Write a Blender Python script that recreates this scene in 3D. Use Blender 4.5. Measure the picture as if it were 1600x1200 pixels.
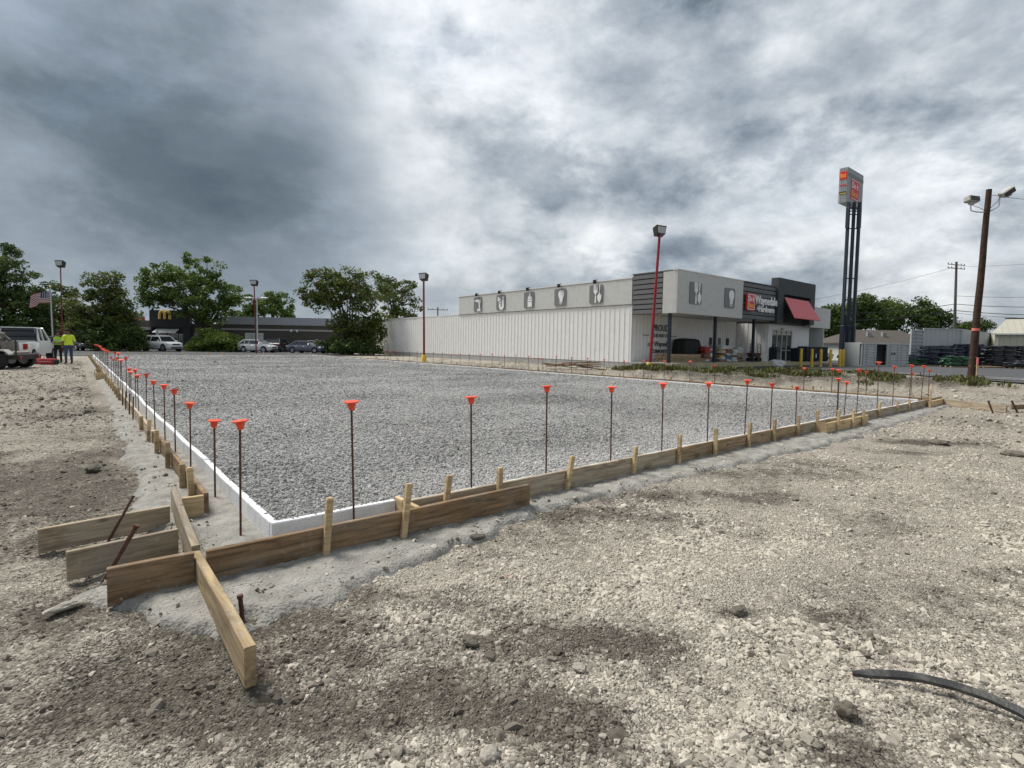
import bpy, bmesh, math, random
import numpy as np
from mathutils import Vector, Matrix, Euler
R = math.radians
random.seed(7); RNG = np.random.default_rng(11)
scene = bpy.context.scene
col = scene.collection
for o in list(bpy.data.objects): bpy.data.objects.remove(o)

# ------------------------------------------------------------------ camera
H = 1.42
FPX, CY, PIT, ROL = 824.01, 583.18, .0534, .0177
cr, sr, cp, sp = math.cos(ROL), math.sin(ROL), math.cos(PIT), math.sin(PIT)
FW = Vector((0, cp, -sp)); UP0 = Vector((0, sp, cp)); X0 = Vector((1, 0, 0))
ER = X0*cr + UP0*sr; EU = UP0*cr - X0*sr
EYE = Vector((0, 0, H))
cd = bpy.data.cameras.new('camera'); camo = bpy.data.objects.new('camera', cd); col.objects.link(camo)
camo.matrix_world = Matrix(((ER.x, EU.x, -FW.x, 0), (ER.y, EU.y, -FW.y, 0), (ER.z, EU.z, -FW.z, H), (0, 0, 0, 1)))
cd.sensor_fit = 'HORIZONTAL'; cd.sensor_width = 36; cd.lens = FPX/1600*36
cd.shift_y = -(600-CY)/1600; cd.clip_start = .05; cd.clip_end = 3000
scene.camera = camo
scene.render.resolution_x = 1024; scene.render.resolution_y = 768

def ray(px, py): return FW + ER*((px-800)/FPX) - EU*((py-CY)/FPX)
def G(px, py, z=0.):                       # a point of the level z seen at this place in the photo
    d = ray(px, py); return EYE + d*((z-H)/d.z)
def DP(px, py, y):                         # the same for a distance y
    d = ray(px, py); return EYE + d*(y/d.y)
def pr(P):
    v = Vector(P)-EYE; d = v.dot(FW); return 800+FPX*v.dot(ER)/d, CY-FPX*v.dot(EU)/d
def along(Q, dr, px):                      # metres from Q along dr until it is seen at px
    Q = Vector(Q); dr = Vector(dr); lo, hi = 0., 60.
    up = pr(Q+dr*.5)[0] > pr(Q)[0]
    for _ in range(50):
        m = (lo+hi)/2
        if (pr(Q+dr*m)[0] < px) == up: lo = m
        else: hi = m
    return lo

# ------------------------------------------------------------------ world, sun, exposure
SUN_AZ, SUN_EL = R(-62), R(58)             # azimuth from +Y towards +X
w = bpy.data.worlds.new('World'); scene.world = w; w.use_nodes = True
w.cycles.sampling_method = 'MANUAL'; w.cycles.sample_map_resolution = 512
scene.cycles.max_bounces = 5; scene.cycles.diffuse_bounces = 3; scene.cycles.glossy_bounces = 2; scene.cycles.transmission_bounces = 2; scene.cycles.transparent_max_bounces = 4
SEED = (21.1, -4.4, 5.)
SKYK = 5.7; PUFF = .68
def build_world():
    nt = w.node_tree; N = nt.nodes; L = nt.links; N.clear()
    def n(t, **k):
        x = N.new(t)
        for a, b in k.items(): setattr(x, a, b)
        return x
    def math_(op, a, b=None, c=None):
        m = n('ShaderNodeMath', operation=op)
        for i, v in enumerate((a, b, c)):
            if v is None: continue
            if isinstance(v, (int, float)): m.inputs[i].default_value = v
            else: L.new(v, m.inputs[i])
        return m.outputs[0]
    tc = n('ShaderNodeTexCoord'); sep = n('ShaderNodeSeparateXYZ'); L.new(tc.outputs['Generated'], sep.inputs[0])
    zz = math_('MAXIMUM', sep.outputs[2], -.02)
    cmb = n('ShaderNodeCombineXYZ'); L.new(sep.outputs[0], cmb.inputs[0]); L.new(sep.outputs[1], cmb.inputs[1]); L.new(math_('MULTIPLY', zz, 1.75), cmb.inputs[2])
    def noise(vec, scale, detail, rough, dist, off):
        mp = n('ShaderNodeMapping'); mp.inputs['Location'].default_value = off; L.new(vec, mp.inputs[0])
        t = n('ShaderNodeTexNoise'); t.inputs['Scale'].default_value = scale; t.inputs['Detail'].default_value = detail
        t.inputs['Roughness'].default_value = rough; t.inputs['Distortion'].default_value = dist
        L.new(mp.outputs[0], t.inputs['Vector']); return t.outputs['Fac']
    nm = noise(cmb.outputs[0], 2.5, 9, .58, .12, SEED)
    nf = noise(cmb.outputs[0], 8., 6, .66, .2, (9.3, 5.2, 1))
    wn = n('ShaderNodeTexNoise'); wn.inputs['Scale'].default_value = 3.4; wn.inputs['Detail'].default_value = 5; L.new(cmb.outputs[0], wn.inputs['Vector'])
    wm_ = n('ShaderNodeVectorMath', operation='MULTIPLY_ADD'); L.new(wn.outputs['Color'], wm_.inputs[0]); wm_.inputs[1].default_value = (.42, .42, .42); L.new(cmb.outputs[0], wm_.inputs[2])
    vo = n('ShaderNodeTexVoronoi', feature='F1'); vo.inputs['Scale'].default_value = 4.2; vo.inputs['Detail'].default_value = 1.; vo.inputs['Roughness'].default_value = .5; vo.normalize = True; L.new(wm_.outputs[0], vo.inputs['Vector'])
    def lobe(px, py, k):
        d = ray(px, py).normalized()
        vm = n('ShaderNodeVectorMath', operation='DOT_PRODUCT'); L.new(tc.outputs['Generated'], vm.inputs[0]); vm.inputs[1].default_value = d
        return math_('EXPONENT', math_('MULTIPLY', math_('SUBTRACT', vm.outputs['Value'], 1.), k))
    ce = lambda x, k: math_('MULTIPLY', math_('SUBTRACT', x, .5), k)
    calm = math_('SUBTRACT', 1., math_('MULTIPLY', math_('MINIMUM', math_('ADD', lobe(150, 290, 16), lobe(420, 290, 22)), 1.), .62))
    puff = math_('MULTIPLY', math_('SUBTRACT', .36, vo.outputs['Distance']), PUFF)
    nf_ = math_('ADD', math_('MULTIPLY', ce(nf, .62), math_('ADD', nm, .3)), puff)
    tone = math_('ADD', math_('MULTIPLY', math_('ADD', ce(nm, 1.38), nf_), calm), .565)
    # a lower, ragged-edged layer under the main deck
    nl = noise(cmb.outputs[0], 3.3, 9, .6, .2, (14.3, 2.2, 7.1)); ms = n('ShaderNodeMapRange', interpolation_type='SMOOTHSTEP'); L.new(nl, ms.inputs[0]); ms.inputs[1].default_value = .46; ms.inputs[2].default_value = .60
    tone = math_('SUBTRACT', tone, math_('MULTIPLY', math_('MULTIPLY', ms.outputs[0], .20), calm))
    # large cloud bodies and breaks of this sky
    for px, py, k, a in ((90, 290, 18, -.26), (420, 265, 30, -.16), (830, 240, 160, .10), (885, 295, 170, .17), (990, 370, 200, .08), (700, 20, 60, .07), (655, 255, 130, .22), (610, 170, 160, .10), (1180, 270, 12, .03), (385, 70, 200, .14), (80, 385, 90, .16)):
        tone = math_('ADD', tone, math_('MULTIPLY', lobe(px, py, k), a))
    hz = math_('EXPONENT', math_('MULTIPLY', math_('MAXIMUM', sep.outputs[2], 0.), -9.))
    tone = math_('ADD', tone, math_('MULTIPLY', hz, .10))
    rp = n('ShaderNodeValToRGB'); L.new(tone, rp.inputs[0]); e = rp.color_ramp.elements
    e[0].position = .08; e[0].color = (.088, .122, .156, 1); e[1].position = 1.; e[1].color = (.98, .98, 1., 1)
    for p, c in ((.28, (.154, .198, .242)), (.45, (.282, .337, .397)), (.60, (.43, .48, .535)), (.75, (.63, .675, .72)), (.88, (.82, .85, .88))):
        q = e.new(p); q.color = (*c, 1)
    # a little warmth in the thin cloud low over the horizon
    wm = n('ShaderNodeMix', data_type='RGBA', blend_type='MULTIPLY'); L.new(math_('MULTIPLY', hz, .9), wm.inputs[0]); L.new(rp.outputs[0], wm.inputs[6]); wm.inputs[7].default_value = (1.03, .99, .93, 1)
    sc = n('ShaderNodeVectorMath', operation='SCALE'); L.new(wm.outputs[2], sc.inputs[0]); sc.inputs['Scale'].default_value = SKYK
    sky = n('ShaderNodeTexSky', sky_type='NISHITA'); sky.sun_disc = False; sky.sun_elevation = SUN_EL; sky.sun_rotation = SUN_AZ
    thin = math_('MULTIPLY', math_('MAXIMUM', math_('SUBTRACT', nm, .52), 0.), .6)
    mx = n('ShaderNodeMix', data_type='RGBA'); L.new(thin, mx.inputs[0]); L.new(sc.outputs[0], mx.inputs[6]); L.new(sky.outputs[0], mx.inputs[7])
    bg = n('ShaderNodeBackground'); bg.inputs[1].default_value = .1; L.new(mx.outputs[2], bg.inputs[0])
    out = n('ShaderNodeOutputWorld'); L.new(bg.outputs[0], out.inputs[0])
build_world()
sl = bpy.data.lights.new('sun', 'SUN'); sl.energy = 2.4; sl.angle = R(24); sl.color = (1, .96, .9)
so = bpy.data.objects.new('sun', sl); col.objects.link(so)
sd = Vector((math.sin(SUN_AZ)*math.cos(SUN_EL), math.cos(SUN_AZ)*math.cos(SUN_EL), math.sin(SUN_EL)))
so.rotation_euler = sd.to_track_quat('Z', 'Y').to_euler(); so.location = (0, 0, 40)
vs_ = scene.view_settings; vs_.view_transform = 'Standard'; vs_.look = 'None'; vs_.gamma = 1; vs_.use_curve_mapping = False
vs_.exposure = .95
try: scene.display_settings.display_device = 'sRGB'
except Exception: pass

# ------------------------------------------------------------------ frames of the slab and of the store
A = Vector((-1.6203, 3.5291, 0)); TS = .6926
US = Vector((math.cos(TS), math.sin(TS), 0)); VS = Vector((-math.sin(TS), math.cos(TS), 0))
def S(x, y, z=0.): return A + US*x + VS*y + Vector((0, 0, z))
def toS(p): q = Vector(p)-A; return q.dot(US), q.dot(VS)
P = Vector((7.6423, 33.9708, 0)); TB = .6766
UB = Vector((math.cos(TB), math.sin(TB), 0)); VB = Vector((-math.sin(TB), math.cos(TB), 0))
def Bp(s, t, z=0.): return P + UB*s - VB*t + Vector((0, 0, z))
def Fp(px, py, t):                          # photo point on a plane parallel to the store front -> s, z
    d = ray(px, py); n_ = -VB; k = ((P + n_*t - EYE).dot(n_))/d.dot(n_); q = EYE + d*k
    return (q-P).dot(UB), q.z
L1, L2 = 16.06, 46.1

# ------------------------------------------------------------------ noise for placing things
def hash2(i, j, s):
    n_ = (i.astype(np.int64)*374761393 + j.astype(np.int64)*668265263 + s*1442695041) & 0x7fffffff
    n_ = ((n_ ^ (n_ >> 13))*1274126177) & 0x7fffffff
    n_ = n_ ^ (n_ >> 16)
    return (n_ & 0xffff)/65535.
def vnoise(x, y, s=0):
    i = np.floor(x); j = np.floor(y); fx = x-i; fy = y-j; fx = fx*fx*(3-2*fx); fy = fy*fy*(3-2*fy)
    a = hash2(i, j, s); b = hash2(i+1, j, s); c = hash2(i, j+1, s); d = hash2(i+1, j+1, s)
    return (a*(1-fx)+b*fx)*(1-fy)+(c*(1-fx)+d*fx)*fy
def fbm(x, y, o=4, s=0, g=.5):
    t = 0.; a = 1.; n_ = 0.
    for k in range(o): t = t + a*vnoise(x, y, s+k*17); n_ += a; a *= g; x = x*2.03+1.7; y = y*2.03-3.1
    return t/n_
def sstep(a, b, x): t = np.clip((x-a)/(b-a), 0, 1); return t*t*(3-2*t)

# ------------------------------------------------------------------ materials
MATS = {}
def new_mat(name):
    m = bpy.data.materials.new(name); m.use_nodes = True; nt = m.node_tree
    return m, nt, nt.nodes, nt.links, nt.nodes['Principled BSDF']
def mat(name, c, rough=.7, var=.12, scale=6., bump=.0, metal=0., spec=.4, bscale=None, stretch=(1, 1, 1), dirt=0., dirt_sheen_c=(.12, .10, .08), rnd=0., trans=0.):
    if name in MATS: return MATS[name]
    m, nt, N, L, b = new_mat(name)
    tc = N.new('ShaderNodeTexCoord'); mp = N.new('ShaderNodeMapping'); L.new(tc.outputs['Object'], mp.inputs[0]); mp.inputs['Scale'].default_value = stretch
    nz = N.new('ShaderNodeTexNoise'); nz.inputs['Scale'].default_value = scale; nz.inputs['Detail'].default_value = 6; nz.inputs['Roughness'].default_value = .6
    L.new(mp.outputs[0], nz.inputs['Vector'])
    rp = N.new('ShaderNodeValToRGB'); L.new(nz.outputs['Fac'], rp.inputs[0])
    rp.color_ramp.elements[0].position = .3; rp.color_ramp.elements[1].position = .72
    rp.color_ramp.elements[0].color = (*[max(0, q*(1-var)) for q in c], 1); rp.color_ramp.elements[1].color = (*[min(1, q*(1+var)) for q in c], 1)
    outc = rp.outputs[0]
    if dirt:  # dirt blotches; the pallet bags use them as painted sheen
        n2 = N.new('ShaderNodeTexNoise'); n2.inputs['Scale'].default_value = scale*.37; n2.inputs['Detail'].default_value = 8; n2.inputs['Roughness'].default_value = .7
        L.new(mp.outputs[0], n2.inputs['Vector'])
        r2 = N.new('ShaderNodeValToRGB'); r2.color_ramp.elements[0].position = .48; r2.color_ramp.elements[1].position = .75
        r2.color_ramp.elements[1].color = (dirt, dirt, dirt, 1); r2.color_ramp.elements[0].color = (0, 0, 0, 1); L.new(n2.outputs['Fac'], r2.inputs[0])
        mx = N.new('ShaderNodeMix'); mx.data_type = 'RGBA'; L.new(r2.outputs[0], mx.inputs[0]); L.new(outc, mx.inputs[6]); mx.inputs[7].default_value = (*dirt_sheen_c, 1); outc = mx.outputs[2]
    if rnd:
        oi = N.new('ShaderNodeObjectInfo'); mr = N.new('ShaderNodeMapRange'); L.new(oi.outputs['Random'], mr.inputs[0]); mr.inputs[3].default_value = 1-rnd; mr.inputs[4].default_value = 1+rnd
        sc = N.new('ShaderNodeVectorMath'); sc.operation = 'SCALE'; L.new(outc, sc.inputs[0]); L.new(mr.outputs[0], sc.inputs['Scale']); outc = sc.outputs[0]
    L.new(outc, b.inputs['Base Color']); b.inputs['Roughness'].default_value = rough; b.inputs['Metallic'].default_value = metal
    b.inputs['Specular IOR Level'].default_value = spec
    if bump:
        n3 = N.new('ShaderNodeTexNoise'); n3.inputs['Scale'].default_value = bscale or scale*4; n3.inputs['Detail'].default_value = 5; L.new(mp.outputs[0], n3.inputs['Vector'])
        bp = N.new('ShaderNodeBump'); bp.inputs['Strength'].default_value = bump; bp.inputs['Distance'].default_value = .02; L.new(n3.outputs['Fac'], bp.inputs['Height']); L.new(bp.outputs[0], b.inputs['Normal'])
    MATS[name] = m; return m
def leaf_mat(name, c, c2):
    if name in MATS: return MATS[name]
    m, nt, N, L, b = new_mat(name)
    at = N.new('ShaderNodeAttribute'); at.attribute_name = 'tone'
    rp = N.new('ShaderNodeValToRGB'); L.new(at.outputs['Fac'], rp.inputs[0]); rp.color_ramp.elements[0].color = (*c, 1); rp.color_ramp.elements[1].color = (*c2, 1)
    L.new(rp.outputs[0], b.inputs['Base Color']); b.inputs['Roughness'].default_value = .6; b.inputs['Specular IOR Level'].default_value = .25
    tl = N.new('ShaderNodeBsdfTranslucent'); L.new(rp.outputs[0], tl.inputs[0]); ms = N.new('ShaderNodeMixShader'); ms.inputs[0].default_value = .25
    L.new(b.outputs[0], ms.inputs[1]); L.new(tl.outputs[0], ms.inputs[2]); L.new(ms.outputs[0], N['Material Output'].inputs[0])
    MATS[name] = m; return m
def glass_mat(name, c=(.02, .025, .03), rough=.05):
    if name in MATS: return MATS[name]
    m, nt, N, L, b = new_mat(name)
    nz = N.new('ShaderNodeTexNoise'); nz.inputs['Scale'].default_value = 1.5; rp = N.new('ShaderNodeValToRGB'); L.new(nz.outputs['Fac'], rp.inputs[0])
    rp.color_ramp.elements[0].color = (*c, 1); rp.color_ramp.elements[1].color = (*[q*1.8 for q in c], 1)
    L.new(rp.outputs[0], b.inputs['Base Color']); b.inputs['Roughness'].default_value = rough; b.inputs['Specular IOR Level'].default_value = .6
    MATS[name] = m; return m
def wood_mat(name, c, dark, stain=.4, stainc=(.30, .29, .26)):
    if name in MATS: return MATS[name]
    m, nt, N, L, b = new_mat(name)
    tc = N.new('ShaderNodeTexCoord'); oi = N.new('ShaderNodeObjectInfo')
    ad = N.new('ShaderNodeVectorMath'); ad.operation = 'MULTIPLY_ADD'
    cb = N.new('ShaderNodeCombineXYZ'); 
    for i in range(3): L.new(oi.outputs['Random'], cb.inputs[i])
    L.new(cb.outputs[0], ad.inputs[0]); ad.inputs[1].default_value = (37, 11, 23); L.new(tc.outputs['Object'], ad.inputs[2])
    mp = N.new('ShaderNodeMapping'); mp.inputs['Scale'].default_value = (1.3, 14, 22); L.new(ad.outputs[0], mp.inputs[0])
    nz = N.new('ShaderNodeTexNoise'); nz.inputs['Scale'].default_value = 1.6; nz.inputs['Detail'].default_value = 9; nz.inputs['Roughness'].default_value = .62; nz.inputs['Distortion'].default_value = .9; L.new(mp.outputs[0], nz.inputs['Vector'])
    rp = N.new('ShaderNodeValToRGB'); L.new(nz.outputs['Fac'], rp.inputs[0]); rp.color_ramp.elements[0].position = .34; rp.color_ramp.elements[1].position = .64
    rp.color_ramp.elements[0].color = (*[q*.8 for q in dark], 1); rp.color_ramp.elements[1].color = (*c, 1)
    n2 = N.new('ShaderNodeTexNoise'); n2.inputs['Scale'].default_value = 2.6; n2.inputs['Detail'].default_value = 8; n2.inputs['Roughness'].default_value = .7; L.new(ad.outputs[0], n2.inputs['Vector'])
    r2 = N.new('ShaderNodeValToRGB'); r2.color_ramp.elements[0].position = .45; r2.color_ramp.elements[1].position = .7; r2.color_ramp.elements[1].color = (stain,)*3+(1,); r2.color_ramp.elements[0].color = (0, 0, 0, 1); L.new(n2.outputs['Fac'], r2.inputs[0])
    mx = N.new('ShaderNodeMix'); mx.data_type = 'RGBA'; L.new(r2.outputs[0], mx.inputs[0]); L.new(rp.outputs[0], mx.inputs[6]); mx.inputs[7].default_value = (*stainc, 1)
    # hardened cement spatter
    n5 = N.new('ShaderNodeTexNoise'); n5.inputs['Scale'].default_value = 22.; n5.inputs['Detail'].default_value = 5; n5.inputs['Roughness'].default_value = .65; L.new(ad.outputs[0], n5.inputs['Vector'])
    r5 = N.new('ShaderNodeValToRGB'); r5.color_ramp.elements[0].position = .60; r5.color_ramp.elements[1].position = .68; r5.color_ramp.elements[0].color = (0, 0, 0, 1); r5.color_ramp.elements[1].color = (stain,)*3+(1,); L.new(n5.outputs['Fac'], r5.inputs[0])
    m5 = N.new('ShaderNodeMix'); m5.data_type = 'RGBA'; L.new(r5.outputs[0], m5.inputs[0]); L.new(mx.outputs[2], m5.inputs[6]); m5.inputs[7].default_value = (*[min(.6, q*1.35) for q in stainc], 1); mx = m5
    # knots
    vk = N.new('ShaderNodeTexVoronoi'); vk.inputs['Scale'].default_value = 2.2; mk = N.new('ShaderNodeMapping'); mk.inputs['Scale'].default_value = (1, 2.2, 2.2); L.new(ad.outputs[0], mk.inputs[0]); L.new(mk.outputs[0], vk.inputs['Vector'])
    rk_ = N.new('ShaderNodeValToRGB'); rk_.color_ramp.elements[0].position = .05; rk_.color_ramp.elements[1].position = .11; rk_.color_ramp.elements[0].color = (.75,)*3+(1,); rk_.color_ramp.elements[1].color = (0, 0, 0, 1); L.new(vk.outputs['Distance'], rk_.inputs[0])
    mk2 = N.new('ShaderNodeMix'); mk2.data_type = 'RGBA'; L.new(rk_.outputs[0], mk2.inputs[0]); L.new(mx.outputs[2], mk2.inputs[6]); mk2.inputs[7].default_value = (*[q*.45 for q in dark], 1); mx = mk2
    # knots and damp dark blotches
    n4 = N.new('ShaderNodeTexNoise'); n4.inputs['Scale'].default_value = 5.5; n4.inputs['Detail'].default_value = 4; mp4 = N.new('ShaderNodeMapping'); mp4.inputs['Scale'].default_value = (.6, 1, 1.3); mp4.inputs['Location'].default_value = (5, 3, 8); L.new(ad.outputs[0], mp4.inputs[0]); L.new(mp4.outputs[0], n4.inputs['Vector'])
    r4 = N.new('ShaderNodeValToRGB'); r4.color_ramp.elements[0].position = .56; r4.color_ramp.elements[1].position = .72; r4.color_ramp.elements[0].color = (1, 1, 1, 1); r4.color_ramp.elements[1].color = (.5, .46, .42, 1); L.new(n4.outputs['Fac'], r4.inputs[0])
    m4 = N.new('ShaderNodeMix'); m4.data_type = 'RGBA'; m4.blend_type = 'MULTIPLY'; m4.inputs[0].default_value = 1; L.new(mx.outputs[2], m4.inputs[6]); L.new(r4.outputs[0], m4.inputs[7])
    mr = N.new('ShaderNodeMapRange'); L.new(oi.outputs['Random'], mr.inputs[0]); mr.inputs[3].default_value = .78; mr.inputs[4].default_value = 1.2
    sc = N.new('ShaderNodeVectorMath'); sc.operation = 'SCALE'; L.new(m4.outputs[2], sc.inputs[0]); L.new(mr.outputs[0], sc.inputs['Scale'])
    L.new(sc.outputs[0], b.inputs['Base Color']); b.inputs['Roughness'].default_value = .85; b.inputs['Specular IOR Level'].default_value = .2
    bp = N.new('ShaderNodeBump'); bp.inputs['Strength'].default_value = .35; bp.inputs['Distance'].default_value = .004; L.new(nz.outputs['Fac'], bp.inputs['Height']); L.new(bp.outputs[0], b.inputs['Normal'])
    MATS[name] = m; return m

# ------------------------------------------------------------------ mesh helpers
class MB:
    def __init__(s): s.v = []; s.f = []; s.m = []; s.cm = 0
    def add(s, vs, fs):
        o = len(s.v); s.v += [tuple(q) for q in vs]; s.f += [tuple(i+o for i in f) for f in fs]; s.m += [s.cm]*len(fs); return s
    def box(s, x0, x1, y0, y1, z0, z1):
        return s.add([(x0,y0,z0),(x1,y0,z0),(x1,y1,z0),(x0,y1,z0),(x0,y0,z1),(x1,y0,z1),(x1,y1,z1),(x0,y1,z1)],
                     [(0,3,2,1),(4,5,6,7),(0,1,5,4),(1,2,6,5),(2,3,7,6),(3,0,4,7)])
    def bbox(s, x0, x1, y0, y1, z0, z1, b=.01):        # box with chamfered edges
        vs = []; b = min(b, .45*min(abs(x1-x0), abs(y1-y0), abs(z1-z0)))
        bm = bmesh.new(); bmesh.ops.create_cube(bm, size=1)
        for v in bm.verts: v.co = ((x0 if v.co.x < 0 else x1), (y0 if v.co.y < 0 else y1), (z0 if v.co.z < 0 else z1))
        bmesh.ops.bevel(bm, geom=bm.edges[:], offset=b, segments=1, affect='EDGES'); bm.verts.index_update()
        s.add([v.co[:] for v in bm.verts], [[v.index for v in f.verts] for f in bm.faces]); bm.free(); return s
    def tube(s, pts, r, n=8, cap=True):
        pts = [Vector(p) for p in pts]; rs = r if isinstance(r, (list, tuple)) else [r]*len(pts)
        vs = []; fs = []; prev = None
        for i, p in enumerate(pts):
            d = (pts[min(i+1, len(pts)-1)]-pts[max(i-1, 0)]).normalized()
            if prev is None:
                a = Vector((0, 0, 1)) if abs(d.z) < .9 else Vector((1, 0, 0)); u = d.cross(a).normalized()
            else: u = (prev - d*prev.dot(d)).normalized()
            prev = u; v = d.cross(u)
            for k in range(n):
                t = 2*math.pi*k/n; vs.append(p + (u*math.cos(t)+v*math.sin(t))*rs[i])
        for i in range(len(pts)-1):
            for k in range(n):
                k2 = (k+1) % n; fs.append((i*n+k, i*n+k2, (i+1)*n+k2, (i+1)*n+k))
        if cap: fs.append(tuple(range(n-1, -1, -1))); fs.append(tuple((len(pts)-1)*n+k for k in range(n)))
        return s.add(vs, fs)
    def lathe(s, prof, n=16, c=(0, 0, 0)):             # prof: (r, z)
        vs = []; fs = []
        for r, z in prof:
            for k in range(n): t = 2*math.pi*k/n; vs.append((c[0]+r*math.cos(t), c[1]+r*math.sin(t), c[2]+z))
        for i in range(len(prof)-1):
            for k in range(n): k2 = (k+1) % n; fs.append((i*n+k, i*n+k2, (i+1)*n+k2, (i+1)*n+k))
        fs.append(tuple(range(n-1, -1, -1))); fs.append(tuple((len(prof)-1)*n+k for k in range(n)))
        return s.add(vs, fs)
    def prism(s, poly, o, ux, uy, th):                 # 2-D outline poly in the plane (o, ux, uy), thickness along the normal
        o = Vector(o); ux = Vector(ux); uy = Vector(uy); nn = ux.cross(uy).normalized()*th; k = len(poly)
        a = sum(poly[i][0]*poly[(i+1) % k][1]-poly[(i+1) % k][0]*poly[i][1] for i in range(k))
        if a < 0: poly = poly[::-1]
        vs = [o+ux*p[0]+uy*p[1] for p in poly] + [o+ux*p[0]+uy*p[1]+nn for p in poly]
        return s.add(vs, [tuple(range(k-1, -1, -1)), tuple(range(k, 2*k))] + [(i, (i+1) % k, k+(i+1) % k, k+i) for i in range(k)])
    def quad(s, a, b, c, d): return s.add([a, b, c, d], [(0, 1, 2, 3)])
    def loft(s, secs, cap=True):                        # list of closed rings with the same count
        n = len(secs[0]); vs = [p for q in secs for p in q]; fs = []
        for i in range(len(secs)-1):
            for k in range(n): k2 = (k+1) % n; fs.append((i*n+k, i*n+k2, (i+1)*n+k2, (i+1)*n+k))
        if cap: fs.append(tuple(range(n-1, -1, -1))); fs.append(tuple((len(secs)-1)*n+k for k in range(n)))
        return s.add(vs, fs)
    def mesh(s, name, mats, smooth=False):
        me = bpy.data.meshes.new(name); me.from_pydata(s.v, [], s.f)
        for m_ in (mats if isinstance(mats, (list, tuple)) else [mats]): me.materials.append(m_)
        if any(s.m): me.polygons.foreach_set('material_index', s.m)
        bm = bmesh.new(); bm.from_mesh(me); bmesh.ops.recalc_face_normals(bm, faces=bm.faces); bm.to_mesh(me); bm.free()
        if smooth:
            me.polygons.foreach_set('use_smooth', [True]*len(me.polygons)); me.set_sharp_from_angle(angle=R(40))
        me.update(); return me
    def build(s, name, mats, parent=None, smooth=False): return link(name, s.mesh(name, mats, smooth), parent)
def link(name, me, parent=None):
    o = bpy.data.objects.new(name, me); col.objects.link(o)
    if parent: o.parent = parent
    return o
def tag(o, label=None, cat=None, group=None, kind=None):
    if label: o['label'] = label
    if cat: o['category'] = cat
    if group: o['group'] = group
    if kind: o['kind'] = kind
    return o
def thing(name, label, cat, loc=(0, 0, 0), rz=0., group=None):
    o = bpy.data.objects.new(name, None); col.objects.link(o); o.location = loc; o.rotation_euler = (0, 0, rz); o.empty_display_size = .1
    return tag(o, label, cat, group)
def text_mesh(txt, size, depth, off=0., sx=1.):
    cu = bpy.data.curves.new('txt', 'FONT'); cu.body = txt; cu.size = size; cu.extrude = depth; cu.offset = off; cu.align_x = 'CENTER'; cu.align_y = 'CENTER'; cu.resolution_u = 3
    o = bpy.data.objects.new('txt', cu); col.objects.link(o); bpy.context.view_layer.update()
    me = bpy.data.meshes.new_from_object(o.evaluated_get(bpy.context.evaluated_depsgraph_get()))
    bpy.data.objects.remove(o); bpy.data.curves.remove(cu)
    for v in me.vertices: v.co.x *= sx
    return me
def put_text(name, txt, m, parent, loc, rot, size, depth=.01, off=0., width=None):
    me = text_mesh(txt, size, depth, off)
    if width:
        xs = [v.co.x for v in me.vertices]; k = width/(max(xs)-min(xs)); cx = (max(xs)+min(xs))/2
        for v in me.vertices: v.co.x = (v.co.x-cx)*k
    me.materials.clear(); me.materials.append(m); o = link(name, me, parent); o.location = loc; o.rotation_euler = rot; return o
def ordinal(i): return ['first','second','third','fourth','fifth','sixth','seventh','eighth','ninth','tenth','eleventh','twelfth','thirteenth','fourteenth','fifteenth','sixteenth','seventeenth','eighteenth','nineteenth','twentieth','twenty-first','twenty-second','twenty-third','twenty-fourth','twenty-fifth','twenty-sixth','twenty-seventh','twenty-eighth','twenty-ninth','thirtieth'][i]

# ================================================================== GROUND
CONC_R = ([-1.2,-.95,-.8,-.5,0,.45,1,2,3.4,6,9.3,13.5,16.5,18], [.0,.2,.44,.95,.93,.85,.66,.50,.53,.62,.74,.58,.45,.3])
CONC_L = ([-.3,.6,1.0,1.3,2.5,4.8,9.4,16.8,47], [.42,.46,.6,.66,.56,.54,.48,.44,.42])
def to_slab(x, y): dx = x-A.x; dy = y-A.y; return dx*US.x+dy*US.y, dx*VS.x+dy*VS.y
def lotd(x, y):
    n_ = (fbm(x*.5, y*.5, 3, 5)-.5)*1.2
    return np.maximum(x-21.3, np.minimum(y-33.3, x-10.))+n_
def bank(x, y):                             # the weedy bank between the slab and the store lot
    n_ = (fbm(x*.6, y*.6, 3, 57)-.5)*3.
    return sstep(20.3, 22.8, y+n_)*(1-sstep(29.5, 32.5, y+n_))*sstep(4.8, 8., x)*(1-sstep(18.6, 21., x+n_*.5))
def conc_e(sx, sy):                        # > 0 inside the poured strip
    wr = np.interp(sx, *CONC_R) + (fbm(sx*3, sy*3, 5, 3, .65)-.5)*.38
    wl = np.interp(sy, *CONC_L) + (fbm(sx*3, sy*3, 5, 9, .65)-.5)*.36
    er = np.where(sx > -1.2, np.minimum(wr+sy, .12+sx+1.0), -1.)
    el = np.where(sy > -.3, wl+sx, -1.)
    return np.where(sy < -.05, er, el)
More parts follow.
